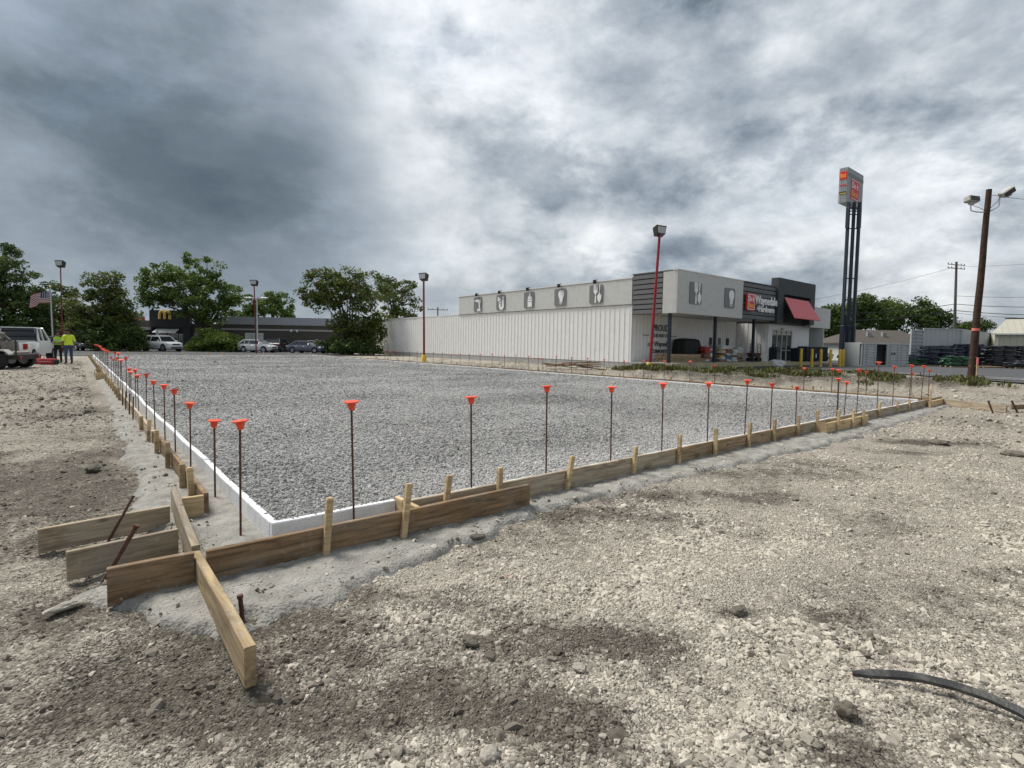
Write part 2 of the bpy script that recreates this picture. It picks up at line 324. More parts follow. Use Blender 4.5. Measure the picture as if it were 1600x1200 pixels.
def hgt(x, y):
    r = np.hypot(x, y); sx, sy = to_slab(x, y)
    fade = np.exp(-(r/26.)**2)
    n1 = (fbm(x*.7, y*.7, 3, 21)-.5)*.07 + (fbm(x*3.1, y*3.1, 4, 31)-.5)*.045 + (fbm(x*11, y*11, 3, 41)-.5)*.022
    inside = (sx > -.05) & (sy > -.05) & (sx < L1+.05) & (sy < L2)
    d_out = np.maximum(np.maximum(-sx, -sy), np.maximum(sx-L1, sy-L2))
    near = sstep(.1, 1.3, d_out)
    # small heaps of loose spoil pushed up beside the form
    sp_ = .05*np.exp(-((sx-.4)**2/.5+(sy+1.25)**2/.03)) + .05*np.exp(-((sx+1.0)**2/.05+(sy+.7)**2/.08)) + .06*np.exp(-((sx+1.3)**2/.3+(sy-1.5)**2/.2))
    h = n1*fade*(.35+.65*near) + sp_*(.6+.8*fbm(x*9, y*9, 3, 77)) - .02*fade
    ld = lotd(x, y); reg = sstep(4., 8., x)*sstep(15., 22., y)
    h = h + reg*.15*sstep(-3., -.2, ld) + bank(x, y)*(.04+.34*fbm(x*.8, y*.8, 4, 51)+.1*(fbm(x*3., y*3., 3, 55)-.5))
    # loose dirt along the store wall
    P_x = (x-P.x)*UB.x+(y-P.y)*UB.y; P_w = (x-P.x)*VB.x+(y-P.y)*VB.y
    h = h + .16*np.exp(-((P_x+1.6)/1.1)**2)*sstep(-3, 0, P_w)*(1-sstep(20, 30, P_w))*fbm(x, y, 4, 61)
    return np.where(inside, -.12, h)
MUDS = []
for px, py, rx, ry, a in ((820,990,.35,.20,.55),(690,1060,.30,.22,.5),(980,1000,.28,.14,.5),(900,1130,.20,.12,.5),(560,1010,.3,.15,.3),(330,980,.35,.3,.3),(150,960,.8,.45,.36),(300,1090,.6,.22,.26),(470,1130,.45,.18,.3),(760,1110,.3,.12,.35),(60,830,1.2,.8,.34),(260,1100,.4,.2,.16),
        (880,800,1.0,.22,.42),(1030,770,1.3,.25,.5),(1180,740,1.3,.3,.42),(1270,725,1.4,.35,.32),(1460,690,1.0,.22,.65),(1420,705,.6,.3,.4),(1560,710,.6,.3,.4),(1150,955,.12,.08,.6),(1340,965,.2,.1,.25),
        (60,700,2.2,1.6,.12),(100,650,1.6,1.,.16),(20,760,1.4,.7,.16),(120,610,4,2.,.15),(1330,1110,.12,.1,.4),(1340,1170,.15,.08,.45),(430,970,.5,.12,.5),(600,930,.4,.12,.4),(1300,900,.9,.35,-.18),(1050,880,.5,.3,-.12)):
    q = G(px, py); MUDS.append((q.x, q.y, rx, ry, a))
def mud(x, y):
    m = .22 + (fbm(x*1.6, y*1.6, 5, 71)-.5)*.85 + (fbm(x*.35, y*.35, 3, 81)-.5)*.45 + (fbm(x*7, y*7, 3, 91)-.5)*.3
    for cx, cy, rx, ry, a in MUDS: m = m + a*np.exp(-((x-cx)/rx)**2-((y-cy)/ry)**2)*(.45+1.1*fbm(x*4, y*4, 4, 15))
    m = (m+(fbm(x*19, y*19, 3, 97)-.5)*.5-.38)*1.6+.37
    return np.clip(m+bank(x, y)*.75, 0, 1)

def np_mesh(name, V, F, mats, smooth=True):
    me = bpy.data.meshes.new(name); me.vertices.add(len(V)); me.vertices.foreach_set('co', np.asarray(V, np.float32).ravel())
    F = np.asarray(F, np.int32); k = F.shape[1]
    me.loops.add(F.size); me.loops.foreach_set('vertex_index', F.ravel()); me.polygons.add(len(F))
    me.polygons.foreach_set('loop_start', np.arange(0, F.size, k, dtype=np.int32)); me.polygons.foreach_set('loop_total', np.full(len(F), k, np.int32))
    if smooth: me.polygons.foreach_set('use_smooth', np.ones(len(F), bool))
    me.update(calc_edges=True); me.validate()
    for m in (mats if isinstance(mats, (list, tuple)) else [mats]): me.materials.append(m)
    return me
def set_attr(me, nm, a, dom='POINT'):
    at = me.attributes.new(nm, 'FLOAT', dom); at.data.foreach_set('value', np.asarray(a, np.float32))
def grid_faces(nr, nc, wrap=False):
    i, j = np.meshgrid(np.arange(nr-1), np.arange(nc if wrap else nc-1), indexing='ij'); j2 = (j+1) % nc
    return np.stack([i*nc+j, i*nc+j2, (i+1)*nc+j2, (i+1)*nc+j], -1).reshape(-1, 4)

def gravel_shader(name, pale, dark, attr, vscale, bump, rough=.9, tint=None):
    m, nt, N, L, b = new_mat(name)
    tc = N.new('ShaderNodeTexCoord'); at = N.new('ShaderNodeAttribute'); at.attribute_name = attr
    vo = N.new('ShaderNodeTexVoronoi'); vo.inputs['Scale'].default_value = vscale; L.new(tc.outputs['Object'], vo.inputs['Vector'])
    v2 = N.new('ShaderNodeTexVoronoi'); v2.inputs['Scale'].default_value = vscale*.37; L.new(tc.outputs['Object'], v2.inputs['Vector'])
    nz = N.new('ShaderNodeTexNoise'); nz.inputs['Scale'].default_value = vscale*.12; nz.inputs['Detail'].default_value = 8; nz.inputs['Roughness'].default_value = .7; L.new(tc.outputs['Object'], nz.inputs['Vector'])
    sp_ = N.new('ShaderNodeSeparateColor'); L.new(vo.outputs['Color'], sp_.inputs[0])
    def mth(op, a, bb):
        q = N.new('ShaderNodeMath'); q.operation = op
        for i, vv in enumerate((a, bb)):
            if isinstance(vv, (int, float)): q.inputs[i].default_value = vv
            else: L.new(vv, q.inputs[i])
        return q.outputs[0]
    f = mth('ADD', mth('MULTIPLY', mth('SUBTRACT', sp_.outputs[0], .5), .7), mth('ADD', at.outputs['Fac'], mth('MULTIPLY', mth('SUBTRACT', nz.outputs['Fac'], .5), .8)))
    rp = N.new('ShaderNodeValToRGB'); L.new(f, rp.inputs[0]); rp.color_ramp.elements[0].position = 0.; rp.color_ramp.elements[1].position = .95
    rp.color_ramp.elements[0].color = (*pale, 1); rp.color_ramp.elements[1].color = (*dark, 1)
    L.new(rp.outputs[0], b.inputs['Base Color']); b.inputs['Roughness'].default_value = rough; b.inputs['Specular IOR Level'].default_value = .15
    hh = mth('ADD', mth('MULTIPLY', vo.outputs['Distance'], -1.), mth('ADD', mth('MULTIPLY', v2.outputs['Distance'], -.8), mth('MULTIPLY', nz.outputs['Fac'], 1.6)))
    bp = N.new('ShaderNodeBump'); bp.inputs['Strength'].default_value = bump; bp.inputs['Distance'].default_value = .02; L.new(hh, bp.inputs['Height']); L.new(bp.outputs[0], b.inputs['Normal'])
    return m
M_GROUND = gravel_shader('limestone_ground', (.42, .38, .315), (.115, .10, .08), 'mud', 75., 1.)
M_BED = gravel_shader('crushed_stone', (.37, .363, .352), (.11, .107, .103), 'mud', 42., 1.)

th = np.concatenate([np.linspace(R(-62), R(62), 440), np.linspace(R(66), R(294), 58)])
rr = np.concatenate([np.geomspace(.25, 1.2, 14)[:-1], np.geomspace(1.2, 13, 235)[:-1], np.geomspace(13, 2000, 95)])
RR, TH = np.meshgrid(rr, th, indexing='ij'); gx = RR*np.sin(TH); gy = RR*np.cos(TH)
gz = hgt(gx, gy); gz = np.where(RR > 90, 0., gz)
me = np_mesh('ground', np.stack([gx, gy, gz], -1).reshape(-1, 3), grid_faces(len(rr), len(th), True), M_GROUND)
set_attr(me, 'mud', mud(gx, gy).ravel())
ground = tag(link('ground', me), kind='structure')

# gravel bed inside the forms
sx = np.concatenate([np.linspace(.05, 5, 150)[:-1], np.linspace(5, L1-.03, 90)]); sy = np.concatenate([np.linspace(.05, 6, 170)[:-1], np.linspace(6, 18, 130)[:-1], np.linspace(18, L2-.03, 150)])
SX, SY = np.meshgrid(sx, sy, indexing='ij')
def bed_h(x, y):
    edge = np.minimum(np.minimum(x, L1-x), np.minimum(y, L2-y))
    rut = .07*(fbm(x*.22+y*.05, y*.8, 3, 111)-.5) + .06*(fbm(x*.9+3, y*.35, 4, 121)-.5) + .018*(fbm(x*6, y*6, 4, 131)-.5)
    return .135 + rut*sstep(.05, 1.2, edge) + .012*np.exp(-(edge/.25)**2)*0
WX = A.x+US.x*SX+VS.x*SY; WY = A.y+US.y*SX+VS.y*SY
me = np_mesh('gravel_bed', np.stack([WX, WY, bed_h(SX, SY)], -1).reshape(-1, 3), grid_faces(len(sx), len(sy)), M_BED)
set_attr(me, 'mud', np.clip(.30+(fbm(SX*.5, SY*.5, 4, 141)-.5)*.7+(fbm(SX*.25, SY*2., 3, 151)-.5)*.35, 0, 1).ravel())
tag(link('gravel_bed', me), kind='structure')

# poured footing strip that squeezed out under the forms
M_CONC = mat('fresh_concrete', (.305, .293, .265), .9, .3, 7., 1., bscale=55., dirt=.65, dirt_sheen_c=(.20, .185, .155), spec=.2)
def conc_grid(xs, ys):
    X, Y = np.meshgrid(xs, ys, indexing='ij'); e = conc_e(X, Y); wx = A.x+US.x*X+VS.x*Y; wy = A.y+US.y*X+VS.y*Y
    z = -.09 + .115*sstep(-.10, .07, e) + (fbm(X*9, Y*9, 4, 161)-.5)*.05*sstep(-.1, .4, e+.1)*np.exp(-np.abs(e-.12)*2.2) + (fbm(X*22, Y*22, 4, 171, .6)-.5)*.022 + .02*sstep(.1, .7, e)
    return np.stack([wx, wy, z], -1).reshape(-1, 3), grid_faces(len(xs), len(ys))
v1, f1 = conc_grid(np.concatenate([np.arange(-1.25, 4, .022), np.linspace(4, 17.6, 330)]), np.concatenate([np.arange(-1.25, -.12, .022), np.array([-.08, -.02, .04])]))
v2, f2 = conc_grid(np.concatenate([np.arange(-1.15, -.22, .025), np.array([-.2, -.1, .04])]), np.concatenate([np.arange(.04, 5, .025), np.linspace(5, 46.3, 500)]))
me = np_mesh('concrete_footing', np.concatenate([v1, v2]), np.concatenate([f1, f2+len(v1)]), M_CONC)
tag(link('concrete_footing', me), kind='structure')

# asphalt lots and paint
M_ASPH = mat('asphalt', (.075, .076, .08), .88, .25, 2.5, .3, bscale=40., dirt=.5, dirt_sheen_c=(.14, .135, .125), spec=.25)
def sheet(name, pts, z, m, parent=None):
    me = bpy.data.meshes.new(name); me.from_pydata([(p[0], p[1], z) for p in pts], [], [tuple(range(len(pts)))]); me.materials.append(m)
    return link(name, me, parent)
def wob(a, b, n_, s):
    out = []
    for i in range(n_):
        t = i/n_; x = a[0]+(b[0]-a[0])*t; y = a[1]+(b[1]-a[1])*t
        k = (fbm(np.array([x*.9]), np.array([y*.9]), 3, 33)[0]-.5)*s; L_ = math.hypot(b[0]-a[0], b[1]-a[1]); out.append((x-(b[1]-a[1])/L_*k, y+(b[0]-a[0])/L_*k))
    return out
rim = wob((21.6, -6), (21.6, 33.2), 60, .7) + wob((21.6, 33.2), (10.4, 33.2), 24, .6)
o = sheet('asphalt_lot', [(260, -6)][:0] + rim + [(10.4, 33.2), (10.4, 260), (260, 260), (260, -6)], .205, M_ASPH); tag(o, kind='structure')
c = [S(-75, 48.6), S(24, 48.6), S(24, 130), S(-75, 130)]
tag(sheet('asphalt_parking', c, .055, M_ASPH), kind='structure')
M_LINE = mat('line_paint', (.72, .72, .70), .8, .15, 5., dirt=.5, dirt_sheen_c=(.3, .3, .29))
def strip(name, a, b, wd, z, m):
    d = (Vector(b)-Vector(a)); d.z = 0; nn = Vector((-d.y, d.x, 0)).normalized()*wd/2; a = Vector(a); b = Vector(b)
    return tag(sheet(name, [a-nn, b-nn, b+nn, a+nn], z, m), kind='structure')
for a, b in (((1388,582.5),(1470,584.5)), ((1524,588),(1640,593)), ((1210,576),(1250,577.5)), ((1315,578.5),(1352,579.5)), ((1330,585),(1420,588))):
    strip('parking_line', G(*a, .21), G(*b, .21), .16, .211, M_LINE)
M_KERB = mat('kerb_concrete', (.40, .39, .365), .9, .15, 4., .3, dirt=.4)
def kerb(a, b, z0, z1, wd=.16):
    d = (Vector(b)-Vector(a)); d.z = 0; L_ = d.length; m_ = MB().bbox(0, L_, -wd/2, wd/2, z0, z1, .02); o = m_.build('kerb', M_KERB); o.location = (a[0], a[1], 0); o.rotation_euler = (0, 0, math.atan2(d.y, d.x)); return tag(o, kind='structure')
kerb(S(-75, 48.4), S(14, 48.4), -.05, .13); kerb(G(1530, 592.5, .2), G(1700, 599, .2), .1, .27)

# ------------------------------------------------------------------ loose stones (uncountable): instanced on points
def stone_nodes(name, variants, mtl, sub=1, rough=.34):
    ng = bpy.data.node_groups.new(name, 'GeometryNodeTree')
    ng.interface.new_socket('Geometry', in_out='INPUT', socket_type='NodeSocketGeometry'); ng.interface.new_socket('Geometry', in_out='OUTPUT', socket_type='NodeSocketGeometry')
    N = ng.nodes; L = ng.links; gi = N.new('NodeGroupInput'); go = N.new('NodeGroupOutput'); jn = N.new('GeometryNodeJoinGeometry')
    for k in range(variants):
        ico = N.new('GeometryNodeMeshIcoSphere'); ico.inputs['Radius'].default_value = 1.; ico.inputs['Subdivisions'].default_value = sub+1
        nz = N.new('ShaderNodeTexNoise'); nz.noise_dimensions = '4D'; nz.inputs['W'].default_value = k*7.3+1; nz.inputs['Scale'].default_value = .75; nz.inputs['Detail'].default_value = 2
        ps = N.new('GeometryNodeInputPosition'); L.new(ps.outputs[0], nz.inputs['Vector'])
        sb = N.new('ShaderNodeVectorMath'); sb.operation = 'SUBTRACT'; L.new(nz.outputs['Color'], sb.inputs[0]); sb.inputs[1].default_value = (.5, .5, .5)
        sc = N.new('ShaderNodeVectorMath'); sc.operation = 'SCALE'; L.new(sb.outputs[0], sc.inputs[0]); sc.inputs['Scale'].default_value = rough*6
        sp_ = N.new('GeometryNodeSetPosition'); L.new(ico.outputs['Mesh'], sp_.inputs['Geometry']); L.new(sc.outputs[0], sp_.inputs['Offset'])
        sm = N.new('GeometryNodeSetMaterial'); sm.inputs['Material'].default_value = mtl; L.new(sp_.outputs[0], sm.inputs['Geometry'])
        g2 = N.new('GeometryNodeGeometryToInstance'); L.new(sm.outputs[0], g2.inputs[0]); L.new(g2.outputs[0], jn.inputs[0])
    ip = N.new('GeometryNodeInstanceOnPoints'); ip.inputs['Pick Instance'].default_value = True
    L.new(gi.outputs[0], ip.inputs['Points']); L.new(jn.outputs[0], ip.inputs['Instance'])
    for a, sock, dt in (('rot', 'Rotation', 'FLOAT_VECTOR'), ('scl', 'Scale', 'FLOAT_VECTOR')):
        na = N.new('GeometryNodeInputNamedAttribute'); na.data_type = dt; na.inputs['Name'].default_value = a
        if a == 'rot':
            er = N.new('FunctionNodeEulerToRotation'); L.new(na.outputs['Attribute'], er.inputs[0]); L.new(er.outputs[0], ip.inputs[sock])
        else: L.new(na.outputs['Attribute'], ip.inputs[sock])
    na = N.new('GeometryNodeInputNamedAttribute'); na.data_type = 'INT'; na.inputs['Name'].default_value = 'idx'; L.new(na.outputs['Attribute'], ip.inputs['Instance Index'])
    L.new(ip.outputs[0], go.inputs[0]); return ng
def stone_mat(name, dark, pale):
    m, nt, N, L, b = new_mat(name)
    at = N.new('ShaderNodeAttribute'); at.attribute_name = 'tone'; at.attribute_type = 'INSTANCER'
    rp = N.new('ShaderNodeValToRGB'); L.new(at.outputs['Fac'], rp.inputs[0]); e = rp.color_ramp.elements; e[0].color = (*dark, 1); e[1].color = (*pale, 1); e[1].position = .9
    q = e.new(.95); q.color = (.62, .16, .08, 1); e[1].position = .94; 
    tc = N.new('ShaderNodeTexCoord'); nz = N.new('ShaderNodeTexNoise'); nz.inputs['Scale'].default_value = 2.; nz.inputs['Detail'].default_value = 6; L.new(tc.outputs['Object'], nz.inputs['Vector'])
    mr = N.new('ShaderNodeMapRange'); L.new(nz.outputs['Fac'], mr.inputs[0]); mr.inputs[3].default_value = .7; mr.inputs[4].default_value = 1.3
    sc = N.new('ShaderNodeVectorMath'); sc.operation = 'SCALE'; L.new(rp.outputs[0], sc.inputs[0]); L.new(mr.outputs[0], sc.inputs['Scale']); L.new(sc.outputs[0], b.inputs['Base Color'])
    b.inputs['Roughness'].default_value = .9; b.inputs['Specular IOR Level'].default_value = .15; return m
def scatter(name, x, y, z, size, tone, ng, nvar, label, cat, flat=.6):
    n_ = len(x); me = bpy.data.meshes.new(name); me.vertices.add(n_); me.vertices.foreach_set('co', np.stack([x, y, z], -1).astype(np.float32).ravel())
    a = me.attributes.new('rot', 'FLOAT_VECTOR', 'POINT'); a.data.foreach_set('vector', np.stack([RNG.normal(0, .45, n_), RNG.normal(0, .45, n_), RNG.uniform(0, 6.28, n_)], -1).astype(np.float32).ravel())
    a = me.attributes.new('scl', 'FLOAT_VECTOR', 'POINT'); a.data.foreach_set('vector', np.stack([size*RNG.uniform(.8, 1.35, n_), size*RNG.uniform(.7, 1.05, n_), size*RNG.uniform(.45, .8, n_)*flat/.6], -1).astype(np.float32).ravel())
    a = me.attributes.new('idx', 'INT', 'POINT'); a.data.foreach_set('value', RNG.integers(0, nvar, n_).astype(np.int32))
    set_attr(me, 'tone', tone)
    o = link(name, me); md = o.modifiers.new('stones', 'NODES'); md.node_group = ng
    return tag(o, label, cat, kind='stuff')
M_STONE = stone_mat('limestone_pebble', (.105, .09, .072), (.54, .492, .415)); NG1 = stone_nodes('stones', 10, M_STONE, 0, .40)
M_CRUSH = stone_mat('crushed_stone_piece', (.12, .117, .112), (.54, .53, .513)); NG2 = stone_nodes('crushed', 8, M_CRUSH, 0, .42)
def sample(n_, r0, r1, p, a=60):
    u = RNG.random(n_); k = 2-p
    r = (u*(r1**k-r0**k)+r0**k)**(1/k) if abs(k) > 1e-6 else r0*(r1/r0)**u
    t = R(a)*(RNG.random(n_)*2-1); return r*np.sin(t), r*np.cos(t)
# ground pebbles
x, y = sample(400000, 1.15, 14., 1.8); sx_, sy_ = to_slab(x, y)
e_ = conc_e(sx_, sy_); ok = ((e_ < .02) & ~((sx_ > -.1) & (sy_ > -.1))) | ((e_ > 0) & (RNG.random(len(x)) < .10) & ~((sx_ > -.25) & (sy_ > -.2)))
md_ = mud(x, y); cl = fbm(x*2.3, y*2.3, 3, 181)
ok &= RNG.random(len(x)) < np.clip(1.12-md_*.98, .20, 1)*(.35+.65*sstep(.36, .56, fbm(x*1.3+5, y*1.3, 4, 191)))
x, y, md_, cl = x[ok], y[ok], md_[ok], cl[ok]
sz = np.exp(RNG.normal(math.log(.0052), .47, len(x)))*(1+.6*sstep(.5, .75, cl))*(1+.05*np.hypot(x, y))
big = RNG.random(len(x)) < .004; sz = np.where(big & (sz < .02), sz*2.1, sz); sz = np.clip(sz, .0035, .042)
tn = np.clip(.74-md_*.85+RNG.normal(0, .21, len(x))+(RNG.random(len(x)) < .12)*RNG.uniform(.15, .55, len(x)), .02, .89)
c1 = G(790, 905); pm = (np.exp(-((x-c1.x)/.14)**2-((y-c1.y)/.05)**2) > RNG.random(len(x))*1.2) & (RNG.random(len(x)) < .07); tn = np.where(pm, 1., tn)
ez = conc_e(*to_slab(x, y)); zz = hgt(x, y)-sz*.12
scatter('limestone_gravel', x, y, np.where(ez > .02, np.maximum(zz, .03), zz), sz, tn, NG1, 10, 'loose pale limestone gravel scattered over the dirt', 'gravel')
# dark mud clods
x, y = sample(42000, 1.2, 30., 1.55); sx_, sy_ = to_slab(x, y); md_ = mud(x, y)
ok = (conc_e(sx_, sy_) < -.05) & ~((sx_ > -.3) & (sy_ > -.3)) & (RNG.random(len(x)) < np.clip((md_-.5)*2.2, 0.0, 1)); x, y, md_ = x[ok], y[ok], md_[ok]
sz = np.clip(np.exp(RNG.normal(math.log(.0085), .45, len(x))), .004, .03)*(1+.05*np.hypot(x, y))
scatter('mud_clods', x, y, hgt(x, y)-sz*.15, sz, np.clip(RNG.normal(.13, .08, len(x)), 0, .5), NG1, 10, 'dark lumps of dried mud among the gravel', 'mud')
x, y = sample(60000, 11., 42., .9, 52); sx_, sy_ = to_slab(x, y); ok = ~((sx_ > -.7) & (sy_ > -.7) & (sx_ < L1+.5) & (sy_ < L2+1)) & (lotd(x, y) < -.2) & (sy_ < 47); x, y = x[ok], y[ok]
sz = np.clip(np.exp(RNG.normal(math.log(.018), .45, len(x))), .01, .07); tn = np.clip(.66-mud(x, y)*.7+RNG.normal(0, .2, len(x)), .02, .88)
scatter('far_gravel', x, y, hgt(x, y)+sz*.15, sz, tn, NG1, 10, 'coarse stones on the dirt farther from the camera', 'gravel')
# crushed stone on the bed
x, y = sample(360000, 3.4, 58., 1.75); sx_, sy_ = to_slab(x, y); ok = (sx_ > .06) & (sy_ > .06) & (sx_ < L1-.05) & (sy_ < L2-.05); x, y, sx_, sy_ = x[ok], y[ok], sx_[ok], sy_[ok]
sz = np.clip(np.exp(RNG.normal(math.log(.0082), .32, len(x))), .005, .022)*(1+.045*np.hypot(x, y))
scatter('crushed_stone_fill', x, y, bed_h(sx_, sy_)+sz*.2, sz, np.clip(RNG.normal(.50, .14, len(x))-(fbm(sx_*.5, sy_*.5, 4, 141)-.5)*.6-(fbm(sx_*.22+sy_*.05, sy_*.8, 3, 111)-.5)*-.5, .05, .89), NG2, 8, 'grey crushed stone filling the inside of the forms', 'gravel', flat=.75)

# a few single stones that stand out
def rock(name, px, py, s, m, label, cat='rock', sc=(1, .7, .5), seed=1, z=.0):
    bm = bmesh.new(); bmesh.ops.create_icosphere(bm, subdivisions=3, radius=1); rg = random.Random(seed); off = [rg.uniform(0, 50) for _ in range(3)]
    from mathutils import noise as mn
    for v in bm.verts:
        k = 1+.35*mn.noise(Vector(v.co)*1.1+Vector(off))+.18*mn.noise(Vector(v.co)*2.7+Vector(off)); v.co = Vector((v.co.x*k*sc[0], v.co.y*k*sc[1], v.co.z*k*sc[2]))*s
    me = bpy.data.meshes.new(name); bm.to_mesh(me); bm.free(); me.materials.append(m); o = link(name, me); q = G(px, py, z)
    o.location = (q.x, q.y, max(z, float(hgt(np.array([q.x]), np.array([q.y]))[0]))+s*sc[2]*.12); o.rotation_euler = (0, 0, rg.uniform(0, 6)); return tag(o, label, cat)
M_RK1 = mat('dark_stone', (.125, .108, .085), .9, .3, 14., .6, dirt=.4, dirt_sheen_c=(.2, .19, .16)); M_RK2 = mat('grey_stone', (.33, .305, .26), .9, .25, 14., .6)
rock('flat_stone', 742, 840, .085, M_RK1, 'dark flat stone lying by the right end of the near form board', sc=(1, .5, .28), seed=3)
rock('stone', 905, 1044, .035, M_RK2, 'greenish grey chunk of stone in the dark mud patch at bottom centre', seed=5)
rock('stone', 765, 1182, .034, M_RK2, 'pale grey stone at the bottom edge left of centre', sc=(1, .9, .8), seed=8)
rock('stone', 1322, 1110, .04, M_RK1, 'brown stone on pale gravel left of the black strap', sc=(1, .8, .8), seed=9)
rock('mud_clod', 1154, 955, .05, M_RK1, 'dark mud lump alone on pale gravel right of centre', 'mud clod', seed=12)
rock('mud_clod', 735, 1062-60, .045, M_RK1, 'dark mud lump in the bottom centre mud patch', 'mud clod', seed=14)
rock('stone', 100, 948, .06, M_RK2, 'flat grey stone slab left of the form corner', sc=(1.4, .6, .3), seed=15)
rock('mud_clod', 145, 733, .09, M_RK1, 'dark brown clod in the dirt left of the form', 'mud clod', seed=17)
rock('broken_concrete', 1213, 571, .55, mat('pale_rubble', (.62, .61, .59), .9, .1, 4., .3), 'big whitish rubble lump on the weed bank before the entrance', sc=(1, .8, .75), seed=21, z=.25)
for i, (px, py) in enumerate(((30, 560), (118, 577), (128, 588), (1468, 692), (1585, 711))):
    rock('mud_clod', px, py+(8 if i == 0 else 0), .16 if i < 3 else .14, M_RK1, ['dark clod far left beyond the trailer wheels', 'dark clod on the dirt right of the workers', 'small dark clod nearest the left form boards', 'dark lump on the dirt by the far right form', 'dark clod at the right edge of the dirt'][i], 'mud clod', seed=30+i, sc=(1, .7, .35))

# ================================================================== FORMWORK
M_WOOD = wood_mat('form_lumber', (.44, .31, .18), (.22, .15, .085), .45, (.30, .28, .25)); M_WOOD2 = wood_mat('form_lumber_weathered', (.47, .385, .275), (.25, .195, .135), .5, (.34, .32, .29)); M_STAKE = wood_mat('stake_lumber', (.64, .48, .28), (.46, .33, .18), .15)
M_WOOD3 = wood_mat('form_lumber_dark', (.33, .215, .12), (.13, .085, .05), .5, (.25, .235, .21))
def plank_mesh(L_, h, t, m, seed=0):
    # a board on edge along X, slightly bowed, with chamfered edges
    rg = random.Random(seed); n_ = max(2, int(L_/.35)); secs = []; bw = rg.uniform(-.008, .008)
    for i in range(n_+1):
        x = L_*i/n_; y = bw*4*(i/n_)*(1-i/n_)+rg.uniform(-.001, .001); b = .004; dz = rg.uniform(-.002, .002)
        secs.append([(x, y-t/2+b, 0), (x, y+t/2-b, 0), (x, y+t/2, b), (x, y+t/2, h-b+dz), (x, y+t/2-b, h+dz), (x, y-t/2+b, h+dz), (x, y-t/2, h-b+dz), (x, y-t/2, b)])
    return MB().loft(secs).mesh('board', m)
def plank(name, a, b, z0, z1, t, m, parent=None, label=None, cat=None, tilt=0., group=None, seed=0):
    # a, b: slab coordinates (x, y)
    d = (b[0]-a[0], b[1]-a[1]); L_ = math.hypot(*d); an = math.atan2(d[1], d[0])
    o = link(name, plank_mesh(L_, z1-z0, t, m, seed), parent)
    if parent: o.location = (a[0], a[1], z0); o.rotation_euler = (tilt, 0, an)
    else: o.location = S(a[0], a[1], z0); o.rotation_euler = (tilt, 0, an+TS); tag(o, label, cat, group)
    return o
def stake_mesh(h, wd=.042, t=.038, point=False, m=None):
    q = MB(); b = .003
    prof = [(-.12, .15), (0, 1)]
    secs = []
    for z, k in ((-.14, .25), (-.04, 1), (h*.5, 1), (h-.012 if not point else h-.12, 1), (h, .86 if not point else .08)):
        secs.append([(-wd/2*k, -t/2*(k if not point else max(k, .6)), z), (wd/2*k, -t/2*(k if not point else max(k, .6)), z), (wd/2*k, t/2*(k if not point else max(k, .6)), z), (-wd/2*k, t/2*(k if not point else max(k, .6)), z)])
    return q.loft(secs).mesh('stake', m or M_STAKE)
def ztop(p, py):
    lo, hi = -.5, 40.
    for _ in range(40):
        m = (lo+hi)/2
        if pr((p.x, p.y, m))[1] > py: lo = m
        else: hi = m
    return lo
def stake(parent, sx_, sy_, h, lean=(0, 0), wd=.042, point=False, name='stake'):
    me = stake_mesh(h, wd, .038, point); o = link(name, me, parent)
    # grain runs along Z in a stake: turn texture by building upright
    o.location = (sx_, sy_, 0) if parent else S(sx_, sy_, 0); o.rotation_euler = (lean[1], lean[0], (0 if parent else TS)+random.uniform(-.15, .15)); return o
def slab_thing(name, label, cat): return thing(name, label, cat, A, TS)
# right-hand run
fr = slab_thing('formwork', 'long board form with upright stakes along the right-hand near edge of the gravel bed', 'formwork')
xs = [.93, 4.55, 8.25, 12.0, 15.75]
for i in range(4): plank('board', (xs[i]+.003, -.15+random.uniform(-.006, .006)), (xs[i+1]-.003, -.15+random.uniform(-.006, .006)), .0, .205, .038, M_WOOD2 if i != 1 else M_WOOD, fr, seed=i+1)
plank('board', (.95, -.10), (.95, .02), .03, .2, .036, M_STAKE, fr, seed=9)
plank('board', (.95, -.32), (.95, -.172), .05, .2, .036, M_STAKE, fr, seed=10)
plank('board', (8.75, -.345), (10.75, -.345), .0, .20, .038, M_STAKE, fr, seed=11)
plank('board', (8.73, -.365), (8.73, -.175), .0, .2, .036, M_STAKE, fr, seed=12)
for px, py, sy_, ln in ((694,743,-.21,(.12,0)),(780,731,-.21,(.02,0)),(886,712,-.195,(.14,.05)),(990,697,-.195,(.06,.03)),(1061,679,-.195,(.03,0)),(1118,669,-.195,(.0,0)),(1170,660,-.195,(.07,0)),(1210,655,-.195,(.0,0)),(1247,649,-.195,(.03,0)),(1277,641,-.195,(0,0)),(1310,641,-.39,(0,0)),(1333,640,-.39,(.06,0)),(1349,640,-.39,(.04,0)),(1374,628,-.195,(0,0)),(1402,626,-.195,(.14,0)),(1420,624,-.195,(.12,0))):
    lo, hi = -.5, 17.
    for _ in range(40):
        m_ = (lo+hi)/2
        if pr(S(m_, sy_, .2))[0] < px: lo = m_
        else: hi = m_
    stake(fr, lo, sy_, ztop(S(lo, sy_), py), ln)
